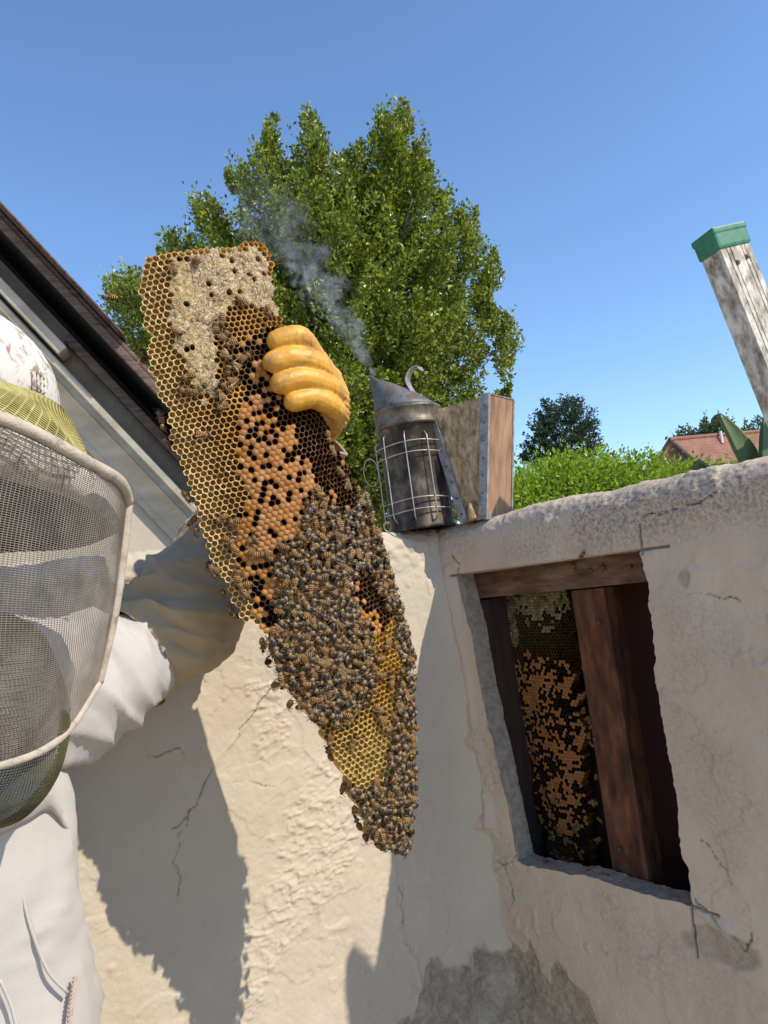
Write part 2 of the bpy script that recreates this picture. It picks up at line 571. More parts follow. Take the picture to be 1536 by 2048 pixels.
disp += fil * (1 - sstep(1.58, 1.68, S2))
# run of plaster squeezed down beside the cut
rib = [ruz(*p) for p in [(897, 1140), (915, 1210), (935, 1330), (955, 1450), (970, 1560), (985, 1650)]]
rd = polydist(U2, S2, rib)
disp += 0.006 * np.exp(-(rd / 0.006) ** 2) * (0.75 + 0.5 * vn(S2 * 30, U2 * 0, 150))
for px, py, r_, a_ in [(968, 1640, .016, .010), (950, 1480, .008, .006), (1095, 1045, .008, .005), (905, 1330, .012, .008), (1450, 1870, .02, .008)]:
    c_ = ruz(px, py); disp += a_ * np.exp(-((U2 - c_[0]) ** 2 + (S2 - c_[1]) ** 2) / r_ ** 2)
rim = sstep(1.62, 1.69, S2) * (1 - sstep(1.95, 2.1, S2))
disp += rim * (0.0038 * fbm(U2 * 13, S2 * 20, 155, 5) + 0.0007 * vn(U2 * 160, S2 * 160, 156) + 0.001)
bt = np.interp(U2, [-.1, 0.0, .03, .055, .075, .10, .12, .15, .18, .2, .25, .6], [1.12, 1.12, 1.1, 1.075, 1.115, 1.04, 1.085, 1.07, 1.04, 1.0, .97, .9])
bt = bt - .045
bare = 1 - sstep(-0.005, 0.010, S2 - bt - 0.05 * fbm(U2 * 26, S2 * 15, 161, 5))
for px, py, a, b in [(1440, 1890, .035, .02), (1370, 1160, .012, .02)]:
    c_ = ruz(px, py); bare = np.maximum(bare, 0.7 * blob(c_[0], c_[1], a, b, U2, S2, .9))
disp -= 0.0028 * bare * (1 - 0.7 * sstep(0, .25, fbm(U2 * 45, S2 * 40, 166, 4))); disp += bare * 0.0012 * vn(U2 * 130, S2 * 130, 163)
grime = np.clip(sstep(1.60, 1.66, S2) * (1 - sstep(1.69, 1.72, S2)) * 0.55 + rim * 0.15, 0, 1) * sstep(-0.25, .25, fbm(U2 * 9, S2 * 9, 165, 3))
grime = np.maximum(grime, 0.2 * sstep(.1, .4, fbm(U2 * 8, S2 * 6, 167, 4)))
colr = np.stack([crk, bare * (0.75 + 0.25 * vn(U2 * 20, S2 * 20, 164)), grime], -1)
w_, z_, nw_, nz_ = profile(S2.ravel()); sh = S2.shape
w_, z_, nw_, nz_ = (q.reshape(sh) for q in (w_, z_, nw_, nz_))
pos = K[None, None] + ru * U2[..., None] + rn * (w_ + nw_ * disp)[..., None] + np.array([0, 0, 1.0]) * (z_ + nz_ * disp)[..., None]
ca = (us[:-1] + us[1:]) / 2; cb = (ss[:-1] + ss[1:]) / 2
hole = ((ca > GL) & (ca < GR))[None, :] & ((cb > OZB) & (cb < OZT))[:, None]
fast_mesh('wall_face', pos.reshape(-1, 3), grid_quads(*Ug.shape, mask=~hole), M['stucco_pink'], wall_root, True, colr.reshape(-1, 3))
# sawn edge of the render round the hole
i0, i1 = int(np.argmin(abs(us - GL))), int(np.argmin(abs(us - GR)))
j0, j1 = int(np.argmin(abs(ss - OZB))), int(np.argmin(abs(ss - OZT)))
loop = [(j0, i) for i in range(i0, i1)] + [(j, i1) for j in range(j0, j1)] + [(j1, i) for i in range(i1, i0, -1)] + [(j, i0) for j in range(j1, j0, -1)]
SAW = 0.036
rows = []
for k in range(9):
    f = k / 8
    row = []
    for (j, i) in loop:
        p0 = pos[j, i]
        u_, s_ = U2[j, i], S2[j, i]
        p1 = RW(u_, s_, SAW)
        q = p0 * (1 - f) + p1 * f
        n_ = 0.0016 * float(fbm(np.array(u_ * 90 + f * 3), np.array(s_ * 90 + f * 2), 171, 3)) * (1 if 0 < k else 0)
        row.append(q + ru * n_ + np.array([0, 0, n_]))
    rows.append(row + [row[0]])
sm = MB(); sm.grid(np.array(rows))
sm.build('sawn_edge', M['cement'], wall_root, True)
# framing in the wall: every timber is a piece of the wall
_zv = np.array([0, 0, 1.0])


def timber(name, u0, u1, z0, z1, w0, w1, mat, bev=0.002, lean=0.0):
    m = MB(); m.box(RW(u0 + lean, z0, w0), ru * (u1 - u0), rn * (w1 - w0), _zv * (z1 - z0) - ru * lean, bev)
    return m.build(name, mat, wall_root)


FW = SAW + .002
hz0 = ruz(1110, 1182, FW)[1]
timber('header_board', -0.03, 0.75, hz0, ZT - .05, FW, FW + .085, M['header_wood'])
s_t = ruz(1141, 1180, FW + .004), ruz(1196, 1175, FW + .004)
s_b = ruz(1212, 1782, FW + .004), ruz(1282, 1795, FW + .004)
m = MB()
m.box(RW(s_b[0][0] + .014, 0.95, FW + .004), ru * (s_b[1][0] - s_b[0][0]), rn * .038, _zv * (hz0 - .002 - .95) + ru * (s_t[0][0] - s_b[0][0] - .014), .002)
m.build('stud', M['red_wood'], wall_root)
m = MB()
m.box(RW(-0.02, 0.95, FW + .003), ru * 0.058, rn * .09, _zv * (hz0 - .003 - .95), .002)
m.build('stud', M['dark_wood'], wall_root)
timber('stud', 0.56, 0.60, 0.3, hz0 - .003, FW + .004, FW + .085, M['dark_wood'])
timber('back_panel', -0.03, 0.75, 0.3, ZT - .06, .132, .142, M['panel_wood'], 0)
timber('sill_plate', 0.05, 0.52, 1.00, 1.04, FW + .004, .13, M['dark_wood'])
# nail heads on the timbers
for px, py in [(1198, 1245), (1182, 1140), (1262, 1133), (1190, 1478), (1240, 1700)]:
    u_, z0_ = ruz(px, py, FW)
    m = MB(); m.lathe([(0, .0035), (.0022, .0032), (.0032, .002), (.0034, 0), (.0034, -.002)], RW(u_, z0_, FW), ru, _zv, -rn, 10)
    m.build('nail', noisy('rust', (.05, .03, .02), (.14, .08, .05), 200, .7) if 'rust' not in M else M['rust'], wall_root, True)


# ------------------------------------------------------------------ foliage
def leaves(C, D, size, rng, aspect=0.62, up=0.35, jit=0.9):
    """one folded diamond per centre C, pointing roughly along D"""
    n = len(C)
    d = D + jit * rng.normal(size=(n, 3)) * 0.6
    d /= np.linalg.norm(d, axis=1, keepdims=True)
    nn = rng.normal(size=(n, 3)) + np.array([0, 0, up * 2])
    s = np.cross(d, nn); s /= np.linalg.norm(s, axis=1, keepdims=True) + 1e-9
    k = np.cross(s, d)
    L = size * rng.uniform(0.7, 1.3, (n, 1))
    v = np.stack([C, C + d * L * .5 + s * L * aspect * .5 + k * L * .08, C + d * L - k * L * .1, C + d * L * .5 - s * L * aspect * .5 + k * L * .08], 1)
    q = np.arange(n * 4).reshape(n, 4)
    return v.reshape(-1, 3), q


def sample_poly(poly, n, rng):
    xs = [p[0] for p in poly]; ys = [p[1] for p in poly]
    out = np.zeros((0, 2))
    while len(out) < n:
        c = np.stack([rng.uniform(min(xs), max(xs), n * 2), rng.uniform(min(ys), max(ys), n * 2)], 1)
        out = np.vstack([out, c[inpoly(c[:, 0], c[:, 1], poly)]])
    return out[:n]


def proj_many(p):
    q = p - CAM; z = q @ fw
    return CX + F * (q @ cr) / z, CY - F * (q @ cu) / z


def edge_dist(pts, poly):
    return polydist(pts[:, 0], pts[:, 1], list(poly) + [poly[0]])


M['bark'] = noisy('bark', (0.05, 0.04, 0.03), (0.16, 0.13, 0.10), 6, 0.9, 0.8, 0.01, stretch=(3, 3, .7))
M['ficus'] = leaf_mat('ficus_leaf', (0.06, 0.09, 0.013), (0.16, 0.205, 0.024), (0.44, 0.46, 0.06), 0.30, 0.36)
M['hedge'] = leaf_mat('hedge_leaf', (0.13, 0.20, 0.015), (0.27, 0.36, 0.03), (0.46, 0.52, 0.07), 0.4, 0.4)
M['dark_tree'] = leaf_mat('dark_tree_leaf', (0.03, 0.05, 0.03), (0.05, 0.08, 0.045), (0.075, 0.11, 0.06), 0.15, 0.6, .2)
M['far_tree'] = leaf_mat('far_tree_leaf', (0.05, 0.085, 0.035), (0.085, 0.13, 0.05), (0.12, 0.17, 0.07), 0.2, 0.6, .2)


def tree(name, label, poly, depth, thick, nspray, nleaf, lsize, spray, mat, seed, upw=0.8, trunk_px=None, limbs=14, trunk_r=0.16, group=None, sprays=(), core=0):
    rng = np.random.default_rng(seed)
    pp = sample_poly(poly, nspray, rng)
    ed = edge_dist(pp, poly)
    mx = ed.max()
    half = thick * np.sqrt(np.clip(ed / mx, 0.02, 1))
    # most sprays sit on the crown's near and far skin, some inside
    t = rng.uniform(-1, 1, nspray); t = np.sign(t) * np.abs(t) ** 0.45
    dep = depth + half * t
    C = np.array([P(a, b, d) for (a, b), d in zip(pp, dep)])
    cpx = np.mean(np.array(poly), 0)
    base = P(*(trunk_px or (cpx[0], max(p[1] for p in poly))), depth); foot = np.array([base[0], base[1], 0.0])
    heart = np.array([base[0], base[1], P(cpx[0], cpx[1], depth)[2] - 0.15 * thick])
    V = []; Q = []; o = 0
    D = C - heart; D /= np.linalg.norm(D, axis=1, keepdims=True) + 1e-9
    D = D * (1 - upw * .6) + np.array([0, 0, upw]) + rng.normal(size=D.shape) * .22
    D /= np.linalg.norm(D, axis=1, keepdims=True)
    if len(sprays):
        C2 = np.array([P(a, b, d) for a, b, d, *_ in sprays]); D2 = np.array([unit(np.array(s[3])) for s in sprays])
        C = np.vstack([C, C2]); D = np.vstack([D, D2])
    for ci_, (c, dd) in enumerate(zip(C, D)):
        L = spray * rng.uniform(.6, 1.5) * (1 if ci_ < nspray else .62)
        nl = int(nleaf * rng.uniform(.6, 1.3))
        a = rng.uniform(-.6, .55, nl)
        rad = L * (.205 if ci_ < nspray else .24) * np.clip(1.0 - np.abs(a + .15), .12, 1)
        off = rng.normal(size=(nl, 3)); off -= (off @ dd)[:, None] * dd
        off *= (rad / (np.linalg.norm(off, axis=1) + 1e-9) * np.sqrt(rng.uniform(0.05, 1, nl)))[:, None]
        cc = c + dd * (a * L)[:, None] + off
        dirs = dd * .8 + off / (rad[:, None] + 1e-6) * .7
        if ci_ < nspray:
            lx, ly = proj_many(cc)
            keep = inpoly(lx + 14 * rng.normal(size=nl), ly + 14 * rng.normal(size=nl), poly)
            cc = cc[keep]; dirs = dirs[keep]
            if not len(cc): continue
        v, q = leaves(cc, dirs, lsize, rng)
        V.append(v); Q.append(q + o); o += len(v)
    if core:                                             # shaded leaves of the crown's heart
        cp = sample_poly(poly, core * 3, rng); ce = edge_dist(cp, poly); cp = cp[ce > 62][:core]
        cc = np.array([P(a_, b_, depth + rng.uniform(-.35, .8) * thick) for a_, b_ in cp])
        v, q = leaves(cc, rng.normal(size=cc.shape), lsize * 2.0, rng); V.append(v); Q.append(q + o); o += len(v)
    root = thing(name, foot, label, 'tree', group)
    fast_mesh('crown', np.vstack(V), np.vstack(Q), mat, root, False)
    m = MB()
    top = heart.copy()
    pts = catmull([foot - _zv * .1, foot * .6 + top * .4 + np.array([.05, .03, 0]) * trunk_r * 4, top], 14)
    m.tube(pts, np.linspace(trunk_r, trunk_r * .5, 14), 10)
    m.build('trunk', M['bark'], root, True)
    m = MB()
    for k in rng.choice(len(C), min(limbs, len(C)), replace=False):
        s = foot * .35 + top * .65 + (top - foot) * rng.uniform(-.15, .3)
        mid = (s + C[k]) / 2 + np.array([0, 0, -.08]) * thick
        m.tube(catmull([s, mid, C[k]], 8), np.linspace(trunk_r * .4, trunk_r * .06, 8), 6)
    m.build('limbs', M['bark'], root, True)
    return root


big = [(545, 235), (565, 300), (600, 290), (628, 222), (650, 270), (660, 310), (700, 300), (730, 280), (755, 225), (815, 212), (835, 260), (845, 300), (868, 320),
       (860, 370), (905, 385), (890, 420), (945, 425), (955, 470), (990, 525), (975, 550), (1000, 600), (985, 630), (1035, 640), (1010, 680), (1005, 720), (960, 740),
       (945, 760), (990, 790), (1020, 780), (1000, 830), (985, 960), (900, 1120), (600, 1120), (470, 1000), (420, 800), (400, 640), (340, 540), (320, 470), (370, 470), (395, 390), (440, 400),
       (450, 430), (480, 400), (455, 315), (500, 330), (520, 300)]
plumes = []
_rg = np.random.default_rng(5)
for px, py in [(543, 262), (548, 300), (626, 250), (632, 290), (770, 240), (812, 238), (800, 270), (470, 335), (410, 410), (340, 475), (880, 400), (935, 445), (970, 530),
               (1015, 645), (1000, 690), (1005, 790), (570, 330), (690, 310), (850, 330), (975, 580), (985, 615), (930, 480)]:
    for k in range(3):
        plumes.append((px + _rg.normal() * 7, py + _rg.normal() * 10 + 22, 9.6 + _rg.normal() * .4, (.15 * (px - 680) / 300 - .05 + _rg.normal() * .2, _rg.normal() * .2, 1)))
tree('ficus_tree', 'large bright green leafy tree behind the smoker and comb', big, 9.6, 1.8, 560, 260, 0.054, 0.60, M['ficus'], 3, 0.75, (720, 1150), 26, .17, sprays=plumes, core=26000)
tree('leafy_tree', 'leafy green tree showing between the eave and the comb', [(195, 570), (250, 545), (290, 540), (360, 600), (400, 800), (330, 880), (262, 690), (225, 640)], 12.5, 1.0, 110, 150, .075, .75,
     M['ficus'], 9, .5, (310, 950), 8, .12)
tree('dark_round_tree', 'dark round-crowned tree standing far behind the hedge', [(1048, 880), (1060, 850), (1075, 835), (1085, 805), (1120, 795), (1160, 798), (1180, 825), (1190, 845), (1200, 880), (1200, 920), (1150, 950),
     (1080, 950), (1045, 915)], 60, 2.6, 330, 60, .22, .9, M['dark_tree'], 21, .3, (1120, 1000), 12, .3)
tree('far_tree', 'grey-green tree behind the red roof, left of the big leaf', [(1342, 880), (1360, 860), (1375, 850), (1390, 862), (1405, 835), (1440, 830), (1470, 850), (1480, 905), (1400, 905)], 55, 1.6, 150, 60, .2, .8,
     M['far_tree'], 23, .4, (1420, 1000), 8, .2)
tree('far_tree', 'grey-green tree at the right edge beyond the big leaf', [(1470, 870), (1490, 850), (1515, 840), (1560, 835), (1620, 860), (1620, 960), (1480, 950)], 52, 1.6, 130, 60, .2, .8,
     M['far_tree'], 25, .4, (1540, 1000), 8, .2)

# the hedge: shrubs grown into one
rng = np.random.default_rng(31)
hp = [(960, 960), (1000, 935), (1040, 915), (1080, 920), (1130, 905), (1160, 915), (1210, 902), (1235, 905), (1270, 915), (1285, 895), (1300, 905), (1330, 922), (1380, 925), (1430, 938), (1470, 930), (1500, 905), (1560, 900), (1640, 910),
      (1640, 1120), (960, 1160)]
root = thing('hedge', (P(1250, 1090, 5.4)[0], P(1250, 1090, 5.4)[1], 0), 'bright yellow-green clipped hedge behind the shaded wall', 'hedge')
pp = sample_poly(hp, 900, rng)
V = []; Q = []; o = 0
for a, b in pp:
    ed = edge_dist(np.array([[a, b]]), hp)[0]
    dep = 5.4 - 0.35 * min(1, ed / 60) + rng.uniform(-.1, .5)
    c = P(a, b + 20, dep)
    nl = int(rng.uniform(60, 120))
    off = rng.normal(size=(nl, 3)) * np.array([.075, .075, .055])
    v, q = leaves(c + off, off / .08 + np.array([0, -.3, .5]), .036, rng, .55)
    V.append(v); Q.append(q + o); o += len(v)
fast_mesh('foliage', np.vstack(V), np.vstack(Q), M['hedge'], root, False)
m = MB()
for k in range(18):
    x = P(960 + k * 38, 1150, 5.6); s = np.array([x[0], x[1], 0])
    m.tube(catmull([s, s + np.array([rng.normal() * .08, 0, 1.0]), np.array([x[0] + rng.normal() * .1, x[1], x[2] + .2])], 7), np.linspace(.03, .01, 7), 6)
m.build('stems', M['bark'], root, True)

# ------------------------------------------------------------------ red-roofed house far beyond the hedge
M['brick'] = noisy('far_brick', (0.10, 0.055, 0.045), (0.17, 0.09, 0.07), 3, .9)
M['rooftile'] = noisy('roof_tile', (0.23, 0.105, 0.075), (0.31, 0.15, 0.11), 2.5, .9)
M['white_paint'] = noisy('white_paint', (0.6, 0.58, 0.54), (0.72, 0.7, 0.66), 5, .7)
M['dark_trim'] = noisy('dark_trim', (0.02, 0.018, 0.016), (0.04, 0.035, 0.03), 5, .7)
HD = 34.0
hb = P(1368, 940, HD); hz = hb[2] - 1.0
hx = unit(np.array([1.0, 0.30, 0])); hy = np.array([-hx[1], hx[0], 0])      # ridge runs along hx
gpk = P(1350, 880, HD); wid = 2.0; eave_z = P(1398, 928, HD)[2]; Lh = 5.2
root = thing('house', (gpk[0], gpk[1], 0), 'distant brick house with a terracotta tiled gable roof', 'house')
o0 = np.array([gpk[0], gpk[1], 0])
gy = unit(np.array([1, -0.15, 0])) * .92
A_ = o0 - gy; B_ = o0 + gy
m = MB()
Lx = hx * Lh
m.add([A_, B_, B_ + _zv * eave_z, o0 + _zv * (gpk[2] - .06), A_ + _zv * eave_z, A_ + Lx, B_ + Lx, B_ + Lx + _zv * eave_z, o0 + Lx + _zv * (gpk[2] - .06), A_ + Lx + _zv * eave_z],
      [(0, 1, 2, 3, 4), (9, 8, 7, 6, 5), (1, 6, 7, 2), (5, 0, 4, 9)])
m.build('wall', M['brick'], root)
roof = MB()
pk = o0 + _zv * gpk[2]
for s in (1, -1):
    ed = o0 + gy * s * 1.15 + _zv * (eave_z - .12)
    for k in range(9):                                  # tile courses, each lapping the one below
        a0 = ed + (pk - ed) * (k / 9) + _zv * .02; a1 = ed + (pk - ed) * ((k + 1) / 9) + _zv * .0
        up = _zv * .07
        roof.box(a0 - hx * .25, Lx + hx * .5, a1 - a0, up, 0)
rf = roof.build('roof', M['rooftile'], root)
m = MB(); m.tube([pk - hx * .27 + _zv * .06, pk + Lx + hx * .27 + _zv * .06], .09, 8); m.build('ridge', M['rooftile'], rf)
for s in (1, -1):
    m = MB(); ed = o0 + gy * s * 1.2 + _zv * (eave_z - .17)
    m.box(ed - hx * .32, hx * .1, pk - ed - _zv * .02, _zv * .14); m.build('barge_board', M['dark_trim'], rf)
m = MB(); vq = pk + hx * 2.0 + gy * .45 - _zv * .35
m.tube([vq, vq + _zv * .55], .06, 8); m.build('vent_pipe', M['white_paint'], rf)
wq = o0 + gy * .25 - hx * .03 + _zv * (eave_z - .95)
m = MB(); m.box(wq, gy * .38, hx * .04, _zv * .75); f = m.build('window', M['dark_trim'], root)
m = MB(); m.box(wq + gy * .05 - hx * .01 + _zv * .06, gy * .28, hx * .03, _zv * .62); m.build('pane', M['dark_trim'], f)

# ------------------------------------------------------------------ broad pointed leaves beyond the wall
M['agave'] = noisy('agave', (0.05, 0.085, 0.022), (0.09, 0.135, 0.036), 9, .45, .2, .002, stretch=(6, 6, 1))
pl = P(1500, 990, 1.25)
root = thing('agave', (pl[0] + .05, pl[1] + .1, 0), 'plant with broad pointed dark green leaves rising behind the wall', 'plant')


def agave_leaf(base, tip, width, side, bend, cup=.25):
    base = np.asarray(base, float); tip = np.asarray(tip, float)
    n = 18; t = np.linspace(0, 1, n)
    ax = base[None] * (1 - t[:, None]) + tip[None] * t[:, None] + np.asarray(bend)[None] * (np.sin(t * math.pi))[:, None]
    prof = width * (0.55 + 1.1 * t - 0.2 * t ** 2) * np.clip((1 - t) / .48, 0, 1) ** .7
    side = unit(side); nn = unit(np.cross(side, tip - base))
    G = []
    for i in range(n):
        row = []
        for k in np.linspace(-1, 1, 9):
            row.append(ax[i] + side * prof[i] * .5 * k + nn * cup * prof[i] * .5 * (k * k))
        G.append(row)
    G = np.array(G)
    m = MB(); m.grid(G)
    ob = m.build('leaf', M['agave'], root, True)
    md = ob.modifiers.new('thick', 'SOLIDIFY'); md.thickness = .006
    return ob


D0 = 1.12
agave_leaf(P(1515, 985, D0), P(1441, 826, D0 + .02), .031, cr, cr * .012, .12)
agave_leaf(P(1440, 995, D0), P(1397, 925, D0 - .04), .032, cr + cu * .2, -cr * .004)
agave_leaf(P(1540, 985, D0 - .02), P(1531, 836, D0), .026, cr, cr * .004, .12)

def shade_pt(px, py, t):
    return hit(px, py, K, ln) + SUN * t


tp = shade_pt(705, 1890, 1.05); bs = shade_pt(700, 2110, 1.17)
agave_leaf(bs + (bs - tp) * 1.2 + rn * .10, tp, .085, unit(shade_pt(760, 2000, 1.1) - shade_pt(640, 2000, 1.1)), np.zeros(3), .15)
agave_leaf(bs + (bs - tp) * 1.2 + rn * .12 + ru * .03, tp + ru * .12 + rn * .1 + _zv * .06, .07, ru, np.zeros(3), .15)
# ------------------------------------------------------------------ old ladder rail with a green end cap
M['alu'] = noisy('worn_ladder', (0.17, 0.14, 0.10), (0.40, 0.355, 0.28), 70, .75, .9, .0015, .34, .60, (1, 1, .5), 0.0, c3=(.68, .64, .56))
M['green_cap'] = noisy('green_plastic', (0.012, 0.11, 0.055), (0.04, 0.24, 0.13), 30, .5, .2)
M['rust'] = noisy('rusty', (.08, .045, .03), (.22, .13, .08), 150, .7)
LD = 1.02
lt = P(1458, 462, LD); lb = P(1668, 985, LD - .03)
la = unit(lb - lt)                                    # down the rail
side = unit(cr * 0.90 + fw * 0.34 + cu * 0.36); side = unit(side - la * (side @ la))
dep = unit(np.cross(la, side)); dep = dep * np.sign(dep @ fw)
lfoot = lt + la * 0.78
root = thing('ladder', lfoot, 'dirty white aluminium ladder rail with a green end cap, leaning behind the wall', 'ladder')
Wd, Dp = .052, .036


def rail(off, name='rail'):
    m = MB()
    L = 2.05
    o = lt + off - side * Wd / 2
    ax = [(0, 0), (Wd, 0), (Wd, Dp), (Wd - .004, Dp), (Wd - .004, .004), (.004, .004), (.004, Dp), (0, Dp)]
    # shallow ribs drawn along the web
    web = [(0, 0)]
    for r in (.010, .017, .036, .043):
        web += [(r - .0012, 0), (r, .0016), (r + .0012, 0)]
    prof = web + ax[1:]
    n = len(prof); rowsn = 26
    vs = [o + side * a + dep * b + la * (L * i / (rowsn - 1)) for i in range(rowsn) for a, b in prof]
    fs = [(i * n + k, i * n + (k + 1) % n, (i + 1) * n + (k + 1) % n, (i + 1) * n + k) for i in range(rowsn - 1) for k in range(n)]
    m.add(vs, fs)
    return m.build(name, M['alu'], root)


rail(np.zeros(3))
m = MB()
co = lt - side * (Wd / 2 + .003) - dep * .003 - la * .006
m.box(co, side * (Wd + .006), dep * (Dp + .006), la * .028, .004)
cap = m.build('end_cap', M['green_cap'], root)
m = MB(); m.box(co - la * .003 - side * .001 - dep * .001, side * (Wd + .008), dep * (Dp + .008), la * .010, .003); m.build('cap_lip', M['green_cap'], cap)
for s_, l_ in ((-.006, .045), (.013, .040)):
    m = MB(); q = lt + side * s_ + la * l_
    m.lathe([(0, .003), (.002, .0028), (.0032, .0012), (.0036, 0), (.0052, -.0002), (.0052, -.002)], q, side, la, -dep, 12)
    m.build('bolt', M['rust'], root, True)
off2 = side * .40
rail(off2)
for k in range(5):
    m = MB(); q = lt + la * (.2 + .3 * k) + dep * .02
    m.tube([q + side * .028, q + side * .37], .014, 10); m.build('rung', M['alu'], root, True)

# ------------------------------------------------------------------ gable end of the low building on the left
M['white_trim'] = noisy('old_white_trim', (0.37, 0.315, 0.23), (0.53, 0.465, 0.36), 8, .75, .3, .002, stretch=(1, 1, 3))
M['grey_frieze'] = noisy('grey_frieze', (0.165, 0.125, 0.085), (0.25, 0.20, 0.14), 12, .85, .3, .002)
M['brown_board'] = noisy('brown_board', (0.06, 0.036, 0.026), (0.21, 0.135, 0.098), 5, .8, .8, .003, .3, .7, (3, 3, 30))
M['soffit'] = noisy('eave_shade', (0.012, 0.010, 0.009), (0.03, 0.024, 0.02), 6, .9)  # near-black, the shade under the eave put into the colour
gn = unit(np.array([-0.25, 0.97, 0.0]))
H0 = P(200, 927, 1.62)                                       # on the gable wall, foot of the rake trim


def gh(px, py, o):
    return hit(px, py, H0 - gn * o, gn)


rk = unit(gh(322, 800, .1) - gh(134, 600, .1))               # down the rake
rq = unit(np.cross(rk, gn)); rq = rq * np.sign(rq[2])        # square to it, upwards
root = thing('low_building', (H0[0], H0[1], 0), 'gable end of a low building with brown roof boards and white crown trim', 'building')


def gq(px, py, o):
    h = gh(px, py, o) - H0
    return float(h @ rk), float(h @ rq)


RK0, RK1 = -1.1, gq(432, 1180, 0)[0]


def strip(name, o0, o1, q0, q1, mat, t0=RK0, t1=RK1, bev=0.0, n=0):
    m = MB()
    m.box(H0 + rk * t0 - gn * o0 + rq * q0, rk * (t1 - t0), -gn * (o1 - o0), rq * (q1 - q0), bev)
    return m.build(name, mat, root)


def gline(px, y, o):
    return gq(px, y, o)[1]


m = MB()                                                     # gable wall under the rake
qG = gline(200, 731, .012); tl = H0 + rk * RK0 + rq * qG; tr = H0 + rk * RK1 + rq * qG
a0 = np.array([tl[0], tl[1], 0]); b0 = np.array([tr[0], tr[1], 0])
m.add([a0, b0, tr, tl, a0 + gn * .2, b0 + gn * .2, tr + gn * .2, tl + gn * .2],
      [(0, 1, 2, 3), (7, 6, 5, 4), (1, 5, 6, 2), (4, 0, 3, 7), (3, 2, 6, 7)])
m.build('gable_wall', M['stucco'], root)
qB = 0.0; qR0 = gline(200, 828, .055); qR1 = gline(200, 808, .06)
prof = [(.002, qB), (.014, qB), (.016, qB + .012), (.020, qB + .014)]
for k in range(9):
    f = k / 8
    prof.append((.020 + .028 * f ** 1.7, qB + .014 + (qR0 - qB - .030) * f))
prof += [(.042, qR0 - .014), (.044, qR0 - .004), (.060, qR0), (.062, qR1 - .003), (.058, qR1), (.002, qR1)]
m = MB(); n = len(prof)
vs = [H0 + rk * t - gn * a + rq * b for t in np.linspace(RK0, RK1, 24) for a, b in prof]
m.add(vs, [(i * n + k, (i + 1) * n + k, (i + 1) * n + (k + 1) % n, i * n + (k + 1) % n) for i in range(23) for k in range(n)] + [tuple(range(n)), tuple(range(24 * n - 1, 23 * n - 1, -1))])
m.build('crown_trim', M['white_trim'], root)
qS = gline(200, 670, .12)                                    # underside of the overhang
qG = gline(200, 731, .012)
strip('frieze_board', .002, .012, qR1 + .001, qG, M['grey_frieze'])
wb = gq(122, 703, .075)
strip('white_batten', .014, .075, gline(60, 648, .075), gline(60, 616, .075), M['white_trim'], RK0, wb[0], .004)
bb = gq(138, 668, .040)
strip('brown_batten', .014, .042, gline(240, 800, .042), gline(240, 772, .042), M['brown_board'], bb[0], RK1, .005)
OV = .125
strip('soffit', -.3, OV - .016, qS + .006, qS + .016, M['soffit'])
strip('shade_panel', -.31, -.302, qG - .3, qS + .02, M['soffit'])  # dark sheet closing the open eave, standing in for its shade
qT = gline(200, 646, OV)
strip('roof_board', OV - .014, OV, qS, qT, M['brown_board'], RK0, RK1, .003)
strip('roof_board', -.3, OV - .006, qT + .001, qT + .010, M['brown_board'], RK0, RK1, .003)
ub = gq(250, 668, OV + .02)
q0 = max(gline(120, 562, OV + .02), qT + .012); q1 = gline(120, 530, OV + .02)
strip('shingle', -.3, OV + .018, q0, q0 + (q1 - q0) * .46, M['brown_board'], RK0, ub[0] - .012, .003)
strip('shingle', -.3, OV + .024, q0 + (q1 - q0) * .5, q1, M['brown_board'], RK0, ub[0], .003)
strip('roof_deck', -1.4, -.302, qT, qT + .02, M['brown_board'])


# ------------------------------------------------------------------ bees
def bee_mesh():
    m = MB()
    prof = [(-.50, .0), (-.475, .06), (-.40, .13), (-.28, .185), (-.14, .20), (-.02, .165), (.035, .08), (.07, .10), (.11, .16), (.18, .185), (.26, .155), (.305, .065),
            (.34, .095), (.40, .12), (.455, .095), (.49, .04), (.5, 0)]
    seg = 10; vs = []
    for x, r in prof:
        fl = 0.85 if x > .31 else 1.0
        drop = -.02 if x < 0 else 0
        for k in range(seg):
            t = 2 * math.pi * k / seg
            vs.append((x, r * math.cos(t) * (1.12 if x > .31 else 1), r * math.sin(t) * fl + .17 + drop))
    fs = [(i * seg + k, (i + 1) * seg + k, (i + 1) * seg + (k + 1) % seg, i * seg + (k + 1) % seg) for i in range(len(prof) - 1) for k in range(seg)]
    m.add(vs, fs)
    for sx, x0, fwd in ((1, .24, .16), (1, .17, .0), (1, .10, -.22), (-1, .24, .16), (-1, .17, .0), (-1, .10, -.22)):
        m.tube([(x0, sx * .08, .10), (x0 + fwd * .6, sx * .24, .20), (x0 + fwd * 1.2, sx * .34, .02), (x0 + fwd * 1.5, sx * .40, .0)], [.026, .026, .018, .010], 3, False)
    for sx in (1, -1):
        m.tube([(.46, sx * .05, .21), (.55, sx * .10, .25), (.64, sx * .14, .16)], [.013, .012, .010], 3, False)
    me = bpy.data.meshes.new('bee'); me.from_pydata(m.v, [], m.f); me.polygons.foreach_set('use_smooth', [True] * len(me.polygons)); me.update()
    return me


